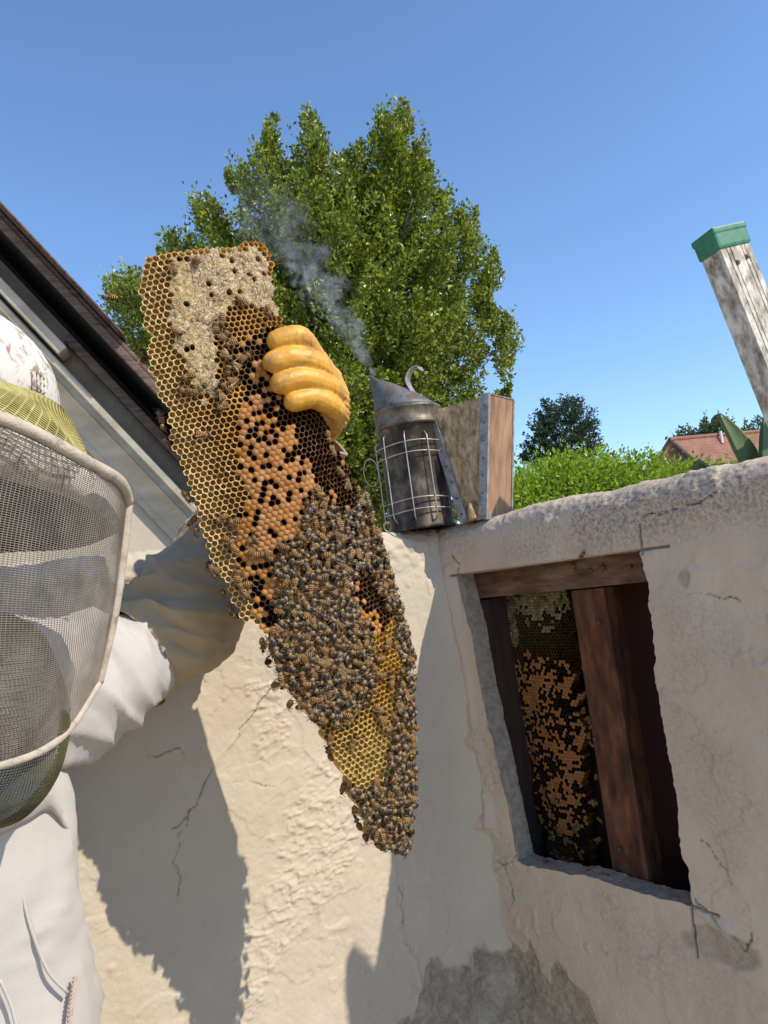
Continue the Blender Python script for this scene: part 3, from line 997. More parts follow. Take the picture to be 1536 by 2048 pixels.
def wing_mesh(sx, spread):
    pts = [(.0, .0), (.12, .045), (.30, .085), (.48, .095), (.60, .055), (.64, .0), (.56, -.055), (.36, -.075), (.15, -.045)]
    c, s_ = math.cos(spread), math.sin(spread)
    vs = []
    for dz in (0, -.004):
        for x, y in pts:
            X = -x * c + y * s_ * .2; Y = sx * (.05 + x * s_ + y * .9)
            vs.append((.17 + X, Y, .335 - x * .16 - abs(y) * .25 + dz))
    n = len(pts)
    vs = vs[:n]; fs = [tuple(range(n))]
    me = bpy.data.meshes.new('wing'); me.from_pydata(vs, [], fs); me.update()
    return me


def bee_material():
    N = NT('bee_body'); tc = N.n('TexCoord'); sx = N.n('SeparateXYZ'); N.l(tc.outputs['Object'], sx.inputs[0])
    x = sx.outputs[0]
    st = N.math('SINE', N.math('MULTIPLY', x, 52.0))
    oi = N.n('ObjectInfo')
    amber = N.ramp(oi.outputs['Random'], [(0, (.24, .105, .022)), (.5, (.38, .18, .042)), (1, (.46, .25, .08))])
    band = N.mix(N.ramp(N.math('ADD', N.math('MULTIPLY', st, .5), .5), [(.35, 0), (.62, 1)]), (.03, .017, .008), amber)
    th = N.ramp(N.noise(tc.outputs['Object'], 14, 4, .7), [(.3, (.10, .055, .018)), (.7, (.33, .20, .08))])
    c = N.mix(N.ramp(N.math('ADD', x, .5), [(.50, 0), (.55, 1)]), band, th)
    c = N.mix(N.ramp(N.math('ADD', x, 0.0), [(.30, 0), (.34, 1)]), c, (.03, .02, .012))
    zlow = N.ramp(sx.outputs[2], [(.02, 1), (.06, 0)])
    c = N.mix(zlow, c, (.04, .022, .01))
    N.base(c); N.set(Roughness=.6); N.b.inputs['Specular IOR Level'].default_value = .25
    N.bump(N.noise(tc.outputs['Object'], 60, 2, .6), .3, .02)
    return N.m


M['bee'] = bee_material()
Nw = NT('bee_wing'); Nw.base((.42, .33, .21)); Nw.set(Roughness=.25, Alpha=.30); M['wing'] = Nw.m
Nw.b.inputs['Specular IOR Level'].default_value = .6
BEE = bee_mesh(); BEE.materials.append(M['bee'])
WINGS = []
for sp in (.12, .32, .6):
    pr = [wing_mesh(s, sp) for s in (1, -1)]
    for w in pr: w.materials.append(M['wing'])
    WINGS.append(pr)


def frame(p, fwd, nrm, sc):
    n = unit(nrm); f = unit(fwd - n * (fwd @ n)); l = np.cross(n, f)
    return Matrix(((f[0] * sc, l[0] * sc, n[0] * sc, p[0]), (f[1] * sc, l[1] * sc, n[1] * sc, p[1]), (f[2] * sc, l[2] * sc, n[2] * sc, p[2]), (0, 0, 0, 1)))


def put_bee(p, fwd, nrm, sc, label, group, spread=None):
    b = bpy.data.objects.new('bee', BEE); col.objects.link(b)
    b.matrix_world = frame(p, fwd, nrm, sc)
    tag(b, label, 'bee', group)
    wp = WINGS[int(RNG.choice(3, p=[.5, .4, .1])) if spread is None else spread]
    for w in wp:
        o = bpy.data.objects.new('wing', w); col.objects.link(o); o.parent = b
    return b


# ------------------------------------------------------------------ honeycomb
def wax_mat(name, trans=.18, rough=.45):
    N = NT(name); at = N.n('VertexColor'); at.layer_name = 'Col'
    v = N.coord('Object')
    c = N.mix(.55, at.outputs[0], N.ramp(N.noise(v, 170, 4, .65), [(.3, .62), (.7, 1.25)]), 'MULTIPLY')
    N.base(c); N.set(Roughness=rough)
    N.bump(N.noise(v, 900, 3, .6), .35, .0006)
    tr = N.n('BsdfTranslucent'); N.l(c, tr.inputs[0])
    ms = N.n('MixShader'); ms.inputs[0].default_value = trans
    N.l(N.b.outputs[0], ms.inputs[1]); N.l(tr.outputs[0], ms.inputs[2]); N.l(ms.outputs[0], N.out.inputs[0])
    return N.m


def honeycap_mat():
    N = NT('honey_capping'); v = N.coord('Object')
    w = N.noise(v, 260, 5, .65, 1.6)
    c = N.ramp(w, [(.38, (.19, .105, .05)), (.50, (.48, .345, .185)), (.62, (.84, .69, .43))])
    c = N.mix(N.ramp(N.noise(v, 28, 3, .5), [(.52, 0.0), (.68, .55)]), c, (.72, .52, .20))
    N.base(c); N.set(Roughness=.5)
    N.bump(w, 1.0, .0045)
    return N.m


M['wax'] = wax_mat('comb_wax', .30); M['honey_cap'] = honeycap_mat()
M['brood'] = wax_mat('brood_cap', .08, .7)


class Sheet:
    """a gently curled sheet: a across (curving about the axis), b down the axis"""
    def __init__(self, top, bot, facing, th0, th1, a0, a1):
        self.o = np.asarray(top, float); self.ax = unit(np.asarray(bot) - np.asarray(top))
        f = unit(facing); self.n = unit(f - self.ax * (f @ self.ax))
        self.c = np.cross(self.ax, self.n)
        if self.c @ cr < 0: self.c = -self.c
        aa = np.linspace(a0, a1, 400); th = th0 + (th1 - th0) * sstep(0, 1, (aa - a0) / (a1 - a0))
        X = np.concatenate([[0], np.cumsum(np.cos(th[:-1]) * np.diff(aa))]); Y = np.concatenate([[0], np.cumsum(np.sin(th[:-1]) * np.diff(aa))])
        X -= np.interp(0, aa, X); Y -= np.interp(0, aa, Y)
        self.aa, self.th, self.X, self.Y = aa, th, X, Y

    def at(self, a, b, h=0.0):
        a = np.asarray(a, float); b = np.asarray(b, float); h = np.asarray(h, float)
        th = np.interp(a, self.aa, self.th); x = np.interp(a, self.aa, self.X); y = np.interp(a, self.aa, self.Y)
        y = y + 0.004 * np.sin(b * 9 + 1) + 0.003 * np.sin(a * 40 + b * 14)
        nx = np.sin(th); ny = np.cos(th)
        return self.o + self.ax * b[..., None] + self.c * (x + nx * h)[..., None] - self.n * (y - ny * h)[..., None]

    def normal(self, a):
        th = float(np.interp(a, self.aa, self.th)); return self.c * math.sin(th) + self.n * math.cos(th)


def pxmap(p):
    q = p - CAM; z = q @ fw
    return CX + F * (q @ cr) / z, CY - F * (q @ cu) / z


def make_comb(sheet, pitch, poly, classify, root, thick, seed, singles=0, amax=.2, bmax=.8, depth=.0105, back=True):
    rng = np.random.default_rng(seed)
    Rr = pitch / math.sqrt(3)
    ang = np.radians(30 + 60 * np.arange(6)); hx_ = np.cos(ang) * Rr; hy_ = np.sin(ang) * Rr
    cells = {}
    for j in range(int(bmax / (pitch * .866)) + 1):
        b = j * pitch * .866
        for i in range(int(-amax / pitch) - 1, int(amax / pitch) + 2):
            cells[(i, j)] = (i * pitch + (j % 2) * pitch / 2, b)
    keys = list(cells); ab = np.array([cells[k] for k in keys])
    px, py = pxmap(sheet.at(ab[:, 0], ab[:, 1]))
    jit = 7 * vn(px / 22, py / 22, seed) + 3 * vn(px / 9, py / 9, seed + 3)
    ok = inpoly(px + jit, py + .6 * jit, poly)
    live = {k: n for n, k in enumerate(keys) if ok[n]}
    groups = {'open': MB(), 'honey': MB(), 'brood': MB(), 'back': MB()}
    cand = []

    def warp(a, b):
        w = pitch * .10
        return a + w * vn(a / pitch * .9, b / pitch * .9, seed + 9) + pitch * .5 * vn(a * 11, b * 11, seed + 20), b + w * vn(a / pitch * .9 + 40, b / pitch * .9, seed + 10) + pitch * .4 * vn(a * 11 + 9, b * 11, seed + 21)

    def height(a, b):
        return 0.0022 * vn(a * 60, b * 60, seed + 11) + .0006 * vn(a / pitch * 1.5, b / pitch * 1.5, seed + 12)
    fs_open = [(k, (k + 1) % 6, 6 + (k + 1) % 6, 6 + k) for k in range(6)] + [(6 + k, 6 + (k + 1) % 6, 12 + (k + 1) % 6, 12 + k) for k in range(6)] + [(12 + k, 12 + (k + 1) % 6, 18) for k in range(6)]
    fs_cap = [(k, (k + 1) % 6, 6 + (k + 1) % 6, 6 + k) for k in range(6)] + [(6 + k, 6 + (k + 1) % 6, 12) for k in range(6)]
    for k, n in live.items():
        a, b = cells[k]
        va_, vb_ = warp(a + hx_, b + hy_); ca_, cb_ = va_.mean(), vb_.mean()
        H = height(a + hx_, b + hy_)
        kind, cw, ci, dscale = classify(px[n], py[n], rng)
        cw = np.asarray(cw); ci = np.asarray(ci)
        edge = [((k[0] + di, k[1] + dj) in live) for di, dj in _nb(k)]
        border = not all(edge)
        if kind == 'open':
            wt = (0.82 if sum(ci) > .09 else .87) + .03 * rng.normal()
            ia = ca_ + (va_ - ca_) * wt; ib = cb_ + (vb_ - cb_) * wt
            ja = ca_ + (va_ - ca_) * wt * .93; jb = cb_ + (vb_ - cb_) * wt * .93
            d = depth * dscale
            hr = H + (rng.normal(size=6) * .0012 if border else 0)
            A = np.concatenate([va_, ia, ja, [ca_]]); Bq = np.concatenate([vb_, ib, jb, [cb_]])
            HH = np.concatenate([hr, hr - .0003, np.full(6, H.mean() - d), [H.mean() - d - .0010]])
            v = sheet.at(A, Bq, HH)
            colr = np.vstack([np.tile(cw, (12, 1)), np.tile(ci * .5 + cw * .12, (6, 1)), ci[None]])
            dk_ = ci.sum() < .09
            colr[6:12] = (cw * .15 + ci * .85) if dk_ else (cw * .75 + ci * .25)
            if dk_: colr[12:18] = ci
            if singles: cand.append((px[n], py[n], v, colr))
            else: groups['open'].add(v, fs_open, colr)
        else:
            dome = .0011 if kind == 'brood' else .0010
            ia = ca_ + (va_ - ca_) * .62; ib = cb_ + (vb_ - cb_) * .62
            if kind == 'honey':
                zz = lambda a_, b_: .0011 * vn(a_ * 420, b_ * 420, seed + 40) + .0008 * vn(a_ * 900, b_ * 900, seed + 41)
                HH = np.concatenate([H + .0012 + zz(va_, vb_), H + .0014 + zz(ia, ib), [H.mean() + .0015 + float(zz(ca_, cb_))]])
            else:
                HH = np.concatenate([H - .0003, H + dome * .75, [H.mean() + dome]])
            v = sheet.at(np.concatenate([va_, ia, [ca_]]), np.concatenate([vb_, ib, [cb_]]), HH)
            tone = 1 + .06 * rng.normal()
            groups[kind].add(v, fs_cap, np.vstack([np.tile(cw * .80, (6, 1)), np.tile(cw * tone, (7, 1))]))
        # outer skin where the comb ends, and the cells of the far side
        gb = groups['back']
        top = sheet.at(va_, vb_, H); bot = sheet.at(va_, vb_, np.full(6, -thick))
        for e in range(6):
            if not edge[e]:
                gb.add([top[e], bot[e], bot[(e + 1) % 6], top[(e + 1) % 6]], [(0, 1, 2, 3)], cw)
        if back:
            ic = sheet.at(ca_ + (va_ - ca_) * .86, cb_ + (vb_ - cb_) * .86, np.full(6, -thick)); dc = sheet.at(np.array([ca_]), np.array([cb_]), np.array([-thick + .006]))
            gb.add(np.vstack([bot, ic, dc]), [((q + 1) % 6, q, 6 + q, 6 + (q + 1) % 6) for q in range(6)] + [(6 + (q + 1) % 6, 6 + q, 12) for q in range(6)], cw * .8)
    if singles:
        cand.sort(key=lambda c: c[0] + .12 * c[1])       # the widest cells are along the near edge
        for c in cand[:singles]:
            m = MB(); m.add(c[2], fs_open, c[3]); m.build('cell', M['wax'], root)
        for c in cand[singles:]:
            groups['open'].add(c[2], fs_open, c[3])
    for nm, key, mt in (('open_cells', 'open', 'wax'), ('capped_honey', 'honey', 'honey_cap'), ('capped_brood', 'brood', 'brood'), ('back_cells', 'back', 'wax')):
        if groups[key].v:
            groups[key].build(nm, M[mt], root, key in ('honey', 'brood'), 'stuff')
    return live


def _nb(k):
    i, j = k; o = j % 2                                   # neighbour across edge e (between corners e and e+1)
    return [(i - 1 + o, j + 1), (i - 1, j), (i - 1 + o, j - 1), (i + o, j - 1), (i + 1, j), (i + o, j + 1)]


def _nb(k):                                               # corners at 30, 90, 150, 210, 270, 330 degrees
    i, j = k; o = j % 2
    return [(i + o, j + 1), (i - 1 + o, j + 1), (i - 1, j), (i - 1 + o, j - 1), (i + o, j - 1), (i + 1, j)]


COMB = [(292, 522), (340, 513), (400, 501), (440, 498), (480, 491), (519, 484), (533, 500), (540, 560), (550, 600), (563, 650), (600, 740), (640, 830), (665, 870), (690, 920), (712, 960), (735, 1020), (755, 1080),
        (772, 1130), (788, 1190), (803, 1240), (813, 1300), (818, 1360), (822, 1420), (822, 1480), (818, 1540), (820, 1590), (812, 1640), (803, 1690), (795, 1700), (748, 1668), (732, 1620), (708, 1580), (690, 1545),
        (665, 1500), (640, 1455), (603, 1415), (568, 1370), (552, 1320), (537, 1280), (502, 1250), (472, 1210), (452, 1170), (427, 1120), (407, 1060), (387, 1000), (367, 940), (352, 880), (337, 820), (312, 760),
        (295, 700), (287, 640), (283, 580)]
SH = Sheet(P(430, 480, .768), P(772, 1690, .805), -fw * 1.0 + cr * .56, R(-22), R(22), -.10, .10)
comb = thing('honeycomb', P(640, 1090, .83), 'long slab of honeycomb held up in the yellow glove, half covered with bees', 'honeycomb')
HONEY = [(333, 532), (410, 512), (525, 503), (538, 545), (550, 600), (560, 648), (520, 618), (452, 622), (432, 645), (422, 690), (436, 760), (425, 805), (392, 790), (372, 745), (350, 700), (342, 640), (334, 585)]
BROOD = [(470, 700), (500, 680), (545, 660), (600, 740), (660, 860), (715, 960), (760, 1085), (790, 1200), (780, 1290), (740, 1350), (600, 1400), (540, 1290), (505, 1220), (470, 1130), (468, 1050), (500, 1000), (478, 940), (470, 860), (484, 780)]
SOLID = [(475, 880), (520, 850), (600, 930), (620, 1010), (580, 1090), (540, 1150), (500, 1120), (490, 1040)]
TIP = [(700, 1330), (790, 1230), (830, 1380), (830, 1560), (800, 1600), (690, 1570), (620, 1440)]


def classify_main(x, y, rng):
    j1 = 10 * vn(np.array(x / 18.), np.array(y / 18.), 5); j2 = 10 * vn(np.array(x / 18. + 9), np.array(y / 18.), 6)
    X, Y = np.array([x + j1]), np.array([y + j2])
    left = (x - np.interp(y, [500, 700, 900, 1100, 1250], [285, 292, 355, 420, 500]))
    hole = rng.random()
    if inpoly(X, Y, HONEY)[0]:
        if hole < .05 or (x > 435 and abs(vn(np.array(x / 14.), np.array(y / 30.), 8)) < .05): return 'open', (.62, .46, .20), (.16, .05, .015), 1
        return 'honey', (.6, .5, .36), (0, 0, 0), 1
    if inpoly(X, Y, TIP)[0]:
        f = sstep(1400, 1520, y + .4 * (x - 700))
        cw = np.array((.72, .42, .07)) * (1 - f) + np.array((.86, .60, .17)) * f
        return 'open', cw, cw * (.62 - .1 * f), .75 - .45 * f
    if inpoly(X, Y, BROOD)[0]:
        d = .50 + .44 * float(vn(np.array(x / 34.), np.array(y / 30.), 31)) + .60 * sstep(-25, 45, (x - 560) - .42 * (y - 800)) - .12 * sstep(960, 1040, y)
        if inpoly(X, Y, SOLID)[0]: d = .2
        if y < 720: d = .8
        if hole < d:
            rim = np.array((.33, .145, .05)) if x > 520 else np.array((.42, .22, .07))
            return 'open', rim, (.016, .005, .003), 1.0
        t = float(sstep(1050, 1250, y))
        return 'brood', np.array((.38, .160, .036)) * (1 - t) + np.array((.46, .20, .038)) * t + .03 * float(vn(np.array(x / 25.), np.array(y / 25.), 90)) + .008 * rng.normal(), (0, 0, 0), 1
    # open store cells: pale new wax at the near edge, ambering towards the brood
    f = sstep(10, 150, left)
    cw = np.array((.90, .72, .36)) * (1 - f) + np.array((.72, .44, .10)) * f
    ci = np.array((.75, .42, .10)) * (1 - f) + np.array((.42, .15, .02)) * f
    if 610 < y < 720 and x > 430:
        cw = np.array((.60, .36, .10)); ci = np.array((.26, .085, .015))
    if inpoly(X, Y, [(345, 680), (380, 690), (420, 740), (410, 790), (370, 740)])[0]: ci = np.array((.16, .018, .006))
    if y > 1250: ci = ci * 1.25
    return 'open', cw, ci, .55 + .35 * f


make_comb(SH, .0063, COMB, classify_main, comb, .026, 3, singles=290, amax=.14, bmax=.72)

# bees on the comb ---------------------------------------------------
inv_a = np.linspace(-.12, .12, 160); inv_b = np.linspace(0, .70, 420)
IA, IB = np.meshgrid(inv_a, inv_b); IPX, IPY = pxmap(SH.at(IA, IB))


def to_ab(x, y):
    k = int(np.argmin((IPX - x) ** 2 + (IPY - y) ** 2)); return float(IA.ravel()[k]), float(IB.ravel()[k])


CROWD = [[(565, 1095), (620, 1060), (690, 1075), (735, 1050), (770, 1110), (795, 1180), (800, 1225), (770, 1215), (740, 1150), (715, 1130), (690, 1180), (735, 1260), (755, 1330), (735, 1400), (690, 1445), (640, 1440), (600, 1410), (560, 1365),
          (545, 1310), (533, 1270), (560, 1240), (548, 1180)],
         [(590, 1040), (640, 1000), (690, 1030), (720, 990), (745, 1010), (762, 1085), (700, 1080), (620, 1070)],
         [(790, 1200), (806, 1230), (820, 1300), (824, 1420), (824, 1560), (820, 1610), (808, 1700), (790, 1702), (745, 1668), (728, 1620), (702, 1578), (735, 1590), (768, 1566), (784, 1480), (788, 1400), (800, 1330), (794, 1260)]]
pts = []
brng = np.random.default_rng(77)
for poly_, gap in zip(CROWD, (.0066, .0092, .0068)):
    c_ = sample_poly(poly_, 2600, brng)
    for x, y in c_:
        a, b = to_ab(x, y)
        if all((a - q[0]) ** 2 + (b - q[1]) ** 2 > gap ** 2 for q in pts): pts.append((a, b, 0))
LONE = [(345, 538), (388, 522), (480, 605), (535, 622), (352, 665), (425, 655), (440, 640), (450, 672), (462, 690), (455, 712), (487, 715), (470, 735), (455, 740), (462, 765), (448, 775), (437, 790), (440, 815), (378, 755), (395, 780),
        (372, 782), (405, 875), (650, 875), (680, 945), (690, 970), (712, 985), (440, 1035), (470, 1045), (505, 1078), (457, 1078), (465, 1090), (505, 1100), (520, 1110), (540, 1115), (430, 1140), (475, 1150), (490, 1170), (484, 1185), (570, 1105), (620, 1005), (632, 985),
        (745, 1040), (735, 1000), (665, 905), (730, 1060), (760, 1350), (775, 1360), (770, 1290), (785, 1290), (660, 1478), (708, 1485), (760, 1440), (755, 1420), (775, 1460), (750, 1570)]
RIMB = [(285, 712), (292, 705), (320, 830), (330, 850), (337, 880), (382, 990), (388, 1045), (398, 1060), (424, 1130), (440, 1150), (455, 1185), (468, 1215), (480, 1230), (537, 1290), (548, 1325), (560, 1370), (590, 1408), (672, 1508), (702, 1580), (722, 1622), (735, 1650),
        (765, 1090), (800, 1190), (810, 1235), (820, 1290), (822, 1330), (826, 1390), (826, 1440), (828, 1490), (826, 1520), (828, 1560), (828, 1600), (818, 1640), (812, 1670), (800, 1696), (745, 1675), (770, 1690)]
BL = .0168
crowd = []
for a, b, _ in pts:
    crowd.append((a, b, brng.uniform(.0, .0045), brng.choice([-1.9, 1.3]) + brng.normal() * .75))
order = brng.permutation(len(crowd))
ncrowd = 300 - len(LONE) - len(RIMB) - 30


def bee_frame(a, b, h, t):
    p = SH.at(np.array(a), np.array(b), np.array(h)); n = SH.normal(a)
    e = SH.at(np.array(a + .001), np.array(b), np.array(h)) - p
    f = unit(e) * math.cos(t) + SH.ax * math.sin(t)
    n = n + .25 * brng.normal(size=3)
    return p, f, n


rest = MB(); restw = MB()
BV = np.array([v.co[:] for v in BEE.vertices]); BF = [tuple(p.vertices) for p in BEE.polygons]
for cnt, k in enumerate(order):
    a, b, h, t = crowd[k]
    p, f, n = bee_frame(a, b, h, t)
    sc = BL * brng.uniform(.9, 1.08)
    if cnt < ncrowd:
        put_bee(p, f, n, sc, 'striped brown honey bee in the dense crowd on the lower half of the held comb', 'bees crowding the lower half of the held comb')
    else:
        mt = np.array(frame(p, f, n, sc)); c4 = np.c_[BV, np.ones(len(BV))] @ mt.T
        x = BV[:, 0]
        band = (np.sin(x * 52) > 0) & (x < 0)
        cc = np.where((x > .3)[:, None], (.03, .02, .012), np.where((x > .03)[:, None], (.22, .14, .06), np.where(band[:, None], (.36, .19, .055), (.03, .017, .008))))
        rest.add(c4[:, :3], BF, cc)
        for w in WINGS[0]:
            wv = np.array([v.co[:] for v in w.vertices]); restw.add((np.c_[wv, np.ones(len(wv))] @ mt.T)[:, :3], [tuple(q.vertices) for q in w.polygons])
if rest.v:
    Nb = NT('bee_mass'); at = Nb.n('VertexColor'); at.layer_name = 'Col'; Nb.base(at.outputs[0]); Nb.set(Roughness=.42)
    rb = rest.build('bee_cluster', Nb.m, None, True, 'stuff'); tag(rb, 'rest of the crowd of bees packed on the lower half of the held comb', 'bees')
    restw.build('wings', M['wing'], rb)
for x, y in LONE:
    a, b = to_ab(x + brng.normal() * 2, y); t = brng.uniform(0, 2 * math.pi)
    p, f, n = bee_frame(a, b, .0005, t)
    put_bee(p, f, n, BL * brng.uniform(.92, 1.08), 'single honey bee walking on the cells of the held comb, apart from the crowd', 'scattered bees on the held comb')
for x, y in RIMB:
    a, b = to_ab(x, y); t = brng.uniform(0, 2 * math.pi)
    s = 1 if a > np.interp(b, [0, .3, .6], [0, 0, .02]) else -1
    p = SH.at(np.array(a + s * .003), np.array(b), np.array(-brng.uniform(.002, .014)))
    e = SH.at(np.array(a + .01), np.array(b), np.array(0.)) - SH.at(np.array(a), np.array(b), np.array(0.))
    put_bee(p, SH.ax * math.sin(t) + SH.normal(a) * math.cos(t), unit(e) * s + .3 * brng.normal(size=3), BL, 'honey bee clinging to the outer edge of the held comb', 'bees on the edge of the held comb')
put_bee(P(220, 600, .78), -cr + cu * .2, cu, BL, 'honey bee flying in the air below the roof eave', None, 2)

# comb and bees inside the wall ---------------------------------------
CW = .088


def cwp(px, py, w=CW):
    return hit(px, py, K + rn * w, rn)


ICOMB = [(1003, 1215), (1010, 1195), (1060, 1180), (1128, 1175), (1140, 1230), (1150, 1300), (1153, 1370), (1152, 1420), (1166, 1450), (1160, 1500), (1168, 1560), (1176, 1620), (1178, 1720), (1200, 1790), (1120, 1760), (1098, 1690), (1078, 1620), (1062, 1560), (1062, 1520),
         (1048, 1500), (1040, 1450), (1032, 1380), (1022, 1330), (1012, 1280)]
top_i = cwp(1075, 1165); bot_i = cwp(1150, 1740)
SI = Sheet(top_i, bot_i, -rn - _zv * .05, R(-12), R(14), -.12, .12)
croot = thing('wall_comb', cwp(1100, 1450), 'dim honeycomb hanging inside the hole in the wall', 'honeycomb')


def classify_in(x, y, rng):  # wax colours darkened here, the dimness of the hole painted in
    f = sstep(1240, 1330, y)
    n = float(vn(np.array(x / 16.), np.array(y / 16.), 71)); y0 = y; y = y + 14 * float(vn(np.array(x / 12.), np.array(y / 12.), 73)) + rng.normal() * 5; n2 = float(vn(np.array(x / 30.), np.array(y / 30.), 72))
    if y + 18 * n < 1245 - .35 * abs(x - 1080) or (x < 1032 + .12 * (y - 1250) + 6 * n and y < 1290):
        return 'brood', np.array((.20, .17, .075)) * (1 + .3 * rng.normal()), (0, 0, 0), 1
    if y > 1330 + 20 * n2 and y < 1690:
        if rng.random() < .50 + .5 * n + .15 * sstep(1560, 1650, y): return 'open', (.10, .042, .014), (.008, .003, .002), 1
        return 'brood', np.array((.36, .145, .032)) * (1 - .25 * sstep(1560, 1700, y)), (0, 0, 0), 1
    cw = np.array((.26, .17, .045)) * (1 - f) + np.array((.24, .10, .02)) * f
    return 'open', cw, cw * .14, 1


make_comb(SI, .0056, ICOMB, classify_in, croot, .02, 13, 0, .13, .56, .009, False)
for k in range(46):
    x = 1090 + 70 * brng.random() + .12 * 0; y = 1600 + 150 * brng.random() ** .6
    if k > 30:
        y = brng.uniform(1330, 1690); x = np.interp(y, [1300, 1500, 1700], [1160, 1180, 1200]) + brng.uniform(-5, 10)
    else: x += .12 * (y - 1600)
    p = cwp(x, y, CW - .006); t = brng.uniform(0, 6.28)
    put_bee(p, ru * math.cos(t) + _zv * math.sin(t), -rn + .3 * brng.normal(size=3), .0135, 'dim honey bee crawling on or beside the comb inside the wall', 'bees inside the wall hole')
for x, y, lab in [(1078, 1737, 'dark bee on the grey ledge at the lower left of the wall hole'), (1168, 1772, 'dark bee on the ledge just left of the stud foot'), (1198, 1777, 'dark bee on the ledge right beside the stud foot'),
                  (1148, 1135, 'dark bee on the header board above the stud top'), (1205, 1137, 'dark bee on the header board near its right end'), (1166, 1110, 'dark bee on the saw cut above the header board')]:
    led = y > 1500
    if led:
        h = RW(ruz(x, y)[0], OZB + .0005, .017)
        put_bee(h, ru * .9 + rn * .3 * brng.normal(), _zv, .0135, lab, None, 0)
    else:
        h = hit(x, y, K + rn * (FW - .001 if y > 1120 else -.008), rn)
        put_bee(h, ru * brng.normal() + _zv, -rn, .0135, lab, None, 0)

# ------------------------------------------------------------------ smoker on the wall corner
M['tin'] = noisy('sooty_shaded_tin', (0.014, 0.010, 0.008), (0.055, 0.038, 0.026), 38, .55, .4, .001, .36, .66, (1, 1, .6), .35, c3=(.17, .125, .085))  # soot, darkened further in place of the bellows' shadow on the can
M['lid_tin'] = noisy('blued_tin', (0.07, 0.07, 0.08), (0.15, 0.15, 0.16), 45, .6, .3, .0008, .35, .6, (1, 1, 1), .35, c3=(.13, .09, .065))
M['band_tin'] = noisy('bright_tin', (0.06, 0.045, 0.03), (0.24, 0.20, 0.145), 40, .5, .3, .0008, .38, .65, (1, 1, 1), .45)
M['wire'] = noisy('grey_wire', (0.34, 0.31, 0.26), (0.52, 0.48, 0.41), 60, .4, 0, metallic=.5)
M['galv'] = noisy('galvanised_strip', (0.16, 0.155, 0.15), (0.36, 0.35, 0.33), 70, .55, .3, metallic=.3)
M['leather'] = noisy('dirty_leather', (0.17, 0.10, 0.05), (0.40, 0.265, 0.135), 120, .85, .9, .002, .32, .66, (1, 1, .5), c3=(.60, .45, .26))
M['plank'] = noisy('warm_plank', (0.15, 0.08, 0.042), (0.30, 0.165, 0.09), 12, .8, .5, .001, .3, .7, (6, 6, .8), c3=(.38, .23, .135))
SB = P(846, 1053, 1.245); SB[2] = ZT - .003
sr, sf = np.array([1.0, 0, 0]), np.array([0, 1.0, 0])
smoker = thing('bee_smoker', SB, 'sooty tin bee smoker with wire cage and bellows standing on the wall corner', 'bee smoker')
CR = .0525
m = MB()
m.lathe([(0, .004), (CR - .003, .004), (CR, 0), (CR + .002, .003), (CR, .006), (CR, .165), (CR + .0018, .168), (CR + .0018, .172), (CR, .174), (CR - .002, .174), (CR - .002, .15)], SB, sr, sf, _zv, 48)
can = m.build('can', M['tin'], smoker, True)
m = MB()
m.lathe([(CR - .001, .170), (CR + .0045, .170), (CR + .006, .173), (CR + .0045, .176), (CR + .003, .178), (CR + .003, .195), (CR + .005, .1975), (CR + .0055, .200), (CR + .003, .203), (CR - .002, .2035)], SB, sr, sf, _zv, 48)
m.build('lid_band', M['band_tin'], smoker, True)
m = MB(); seg = 40; vs = []
for f in np.linspace(0, 1, 12):
    r_ = (CR + .001) * (1 - f) + .0085 * f; ox = -.047 * f ** 1.05; hz_ = .203 + .062 * f + .006 * math.sin(f * math.pi)
    for k in range(seg):
        t = 2 * math.pi * k / seg; vs.append(SB + sr * (ox + r_ * math.cos(t)) + sf * r_ * math.sin(t) + _zv * (hz_ + .010 * f * math.cos(t) * -.6))
n_ = len(vs) // seg
m.add(vs, [(i * seg + k, i * seg + (k + 1) % seg, (i + 1) * seg + (k + 1) % seg, (i + 1) * seg + k) for i in range(n_ - 1) for k in range(seg)])
cone = m.build('cone_spout', M['lid_tin'], smoker, True)
md = cone.modifiers.new('thick', 'SOLIDIFY'); md.thickness = .0012
tip_px = SB + sr * -.047 + _zv * .268
m = MB()                                              # curled lifting hook, a bent strap
hk = catmull([SB + sr * .020 - sf * .028 + _zv * .214, SB + sr * .012 - sf * .022 + _zv * .232, SB + sr * .008 - sf * .02 + _zv * .248, SB + sr * .016 - sf * .02 + _zv * .263, SB + sr * .028 - sf * .02 + _zv * .268, SB + sr * .031 - sf * .02 + _zv * .261], 26)
m2 = []
for i, p in enumerate(hk):
    m2.append([p + unit(sr * .55 + sf * .8) * .0075 * k + _zv * .0012 * abs(k) for k in (-1, -.5, 0, .5, 1)])
m.grid(np.array(m2)); h_ = m.build('hook', M['galv'], cone, True)
md = h_.modifiers.new('thick', 'SOLIDIFY'); md.thickness = .0016
for dx in (.022, .036):
    m = MB(); q = SB + sr * dx - sf * .030 + _zv * (.2125 if dx < .03 else .206)
    m.lathe([(0, .002), (.0018, .0016), (.0026, 0), (.0026, -.003)], q, sr, np.cross(unit(_zv - sf * .6), sr), unit(_zv - sf * .6), 8); m.build('rivet', M['wire'], cone, True)
RC = CR + .0085
ang = [-2.95, -2.42, -1.78, -1.18, -.55, .1, .8, 1.5, 2.2]
for t in ang:
    e = sr * math.cos(t) + sf * math.sin(t)
    jt = .003 * math.sin(t * 7)
    m = MB(); m.tube(catmull([SB + e * (CR + .001) + _zv * (.158 + jt), SB + e * RC + _zv * (.150 + jt), SB + e * RC + _zv * .09, SB + e * RC + _zv * (.022 + jt), SB + e * (CR + .0015) + _zv * .013], 14), .00105, 6)
    m.build('cage_wire', M['wire'], smoker, True)
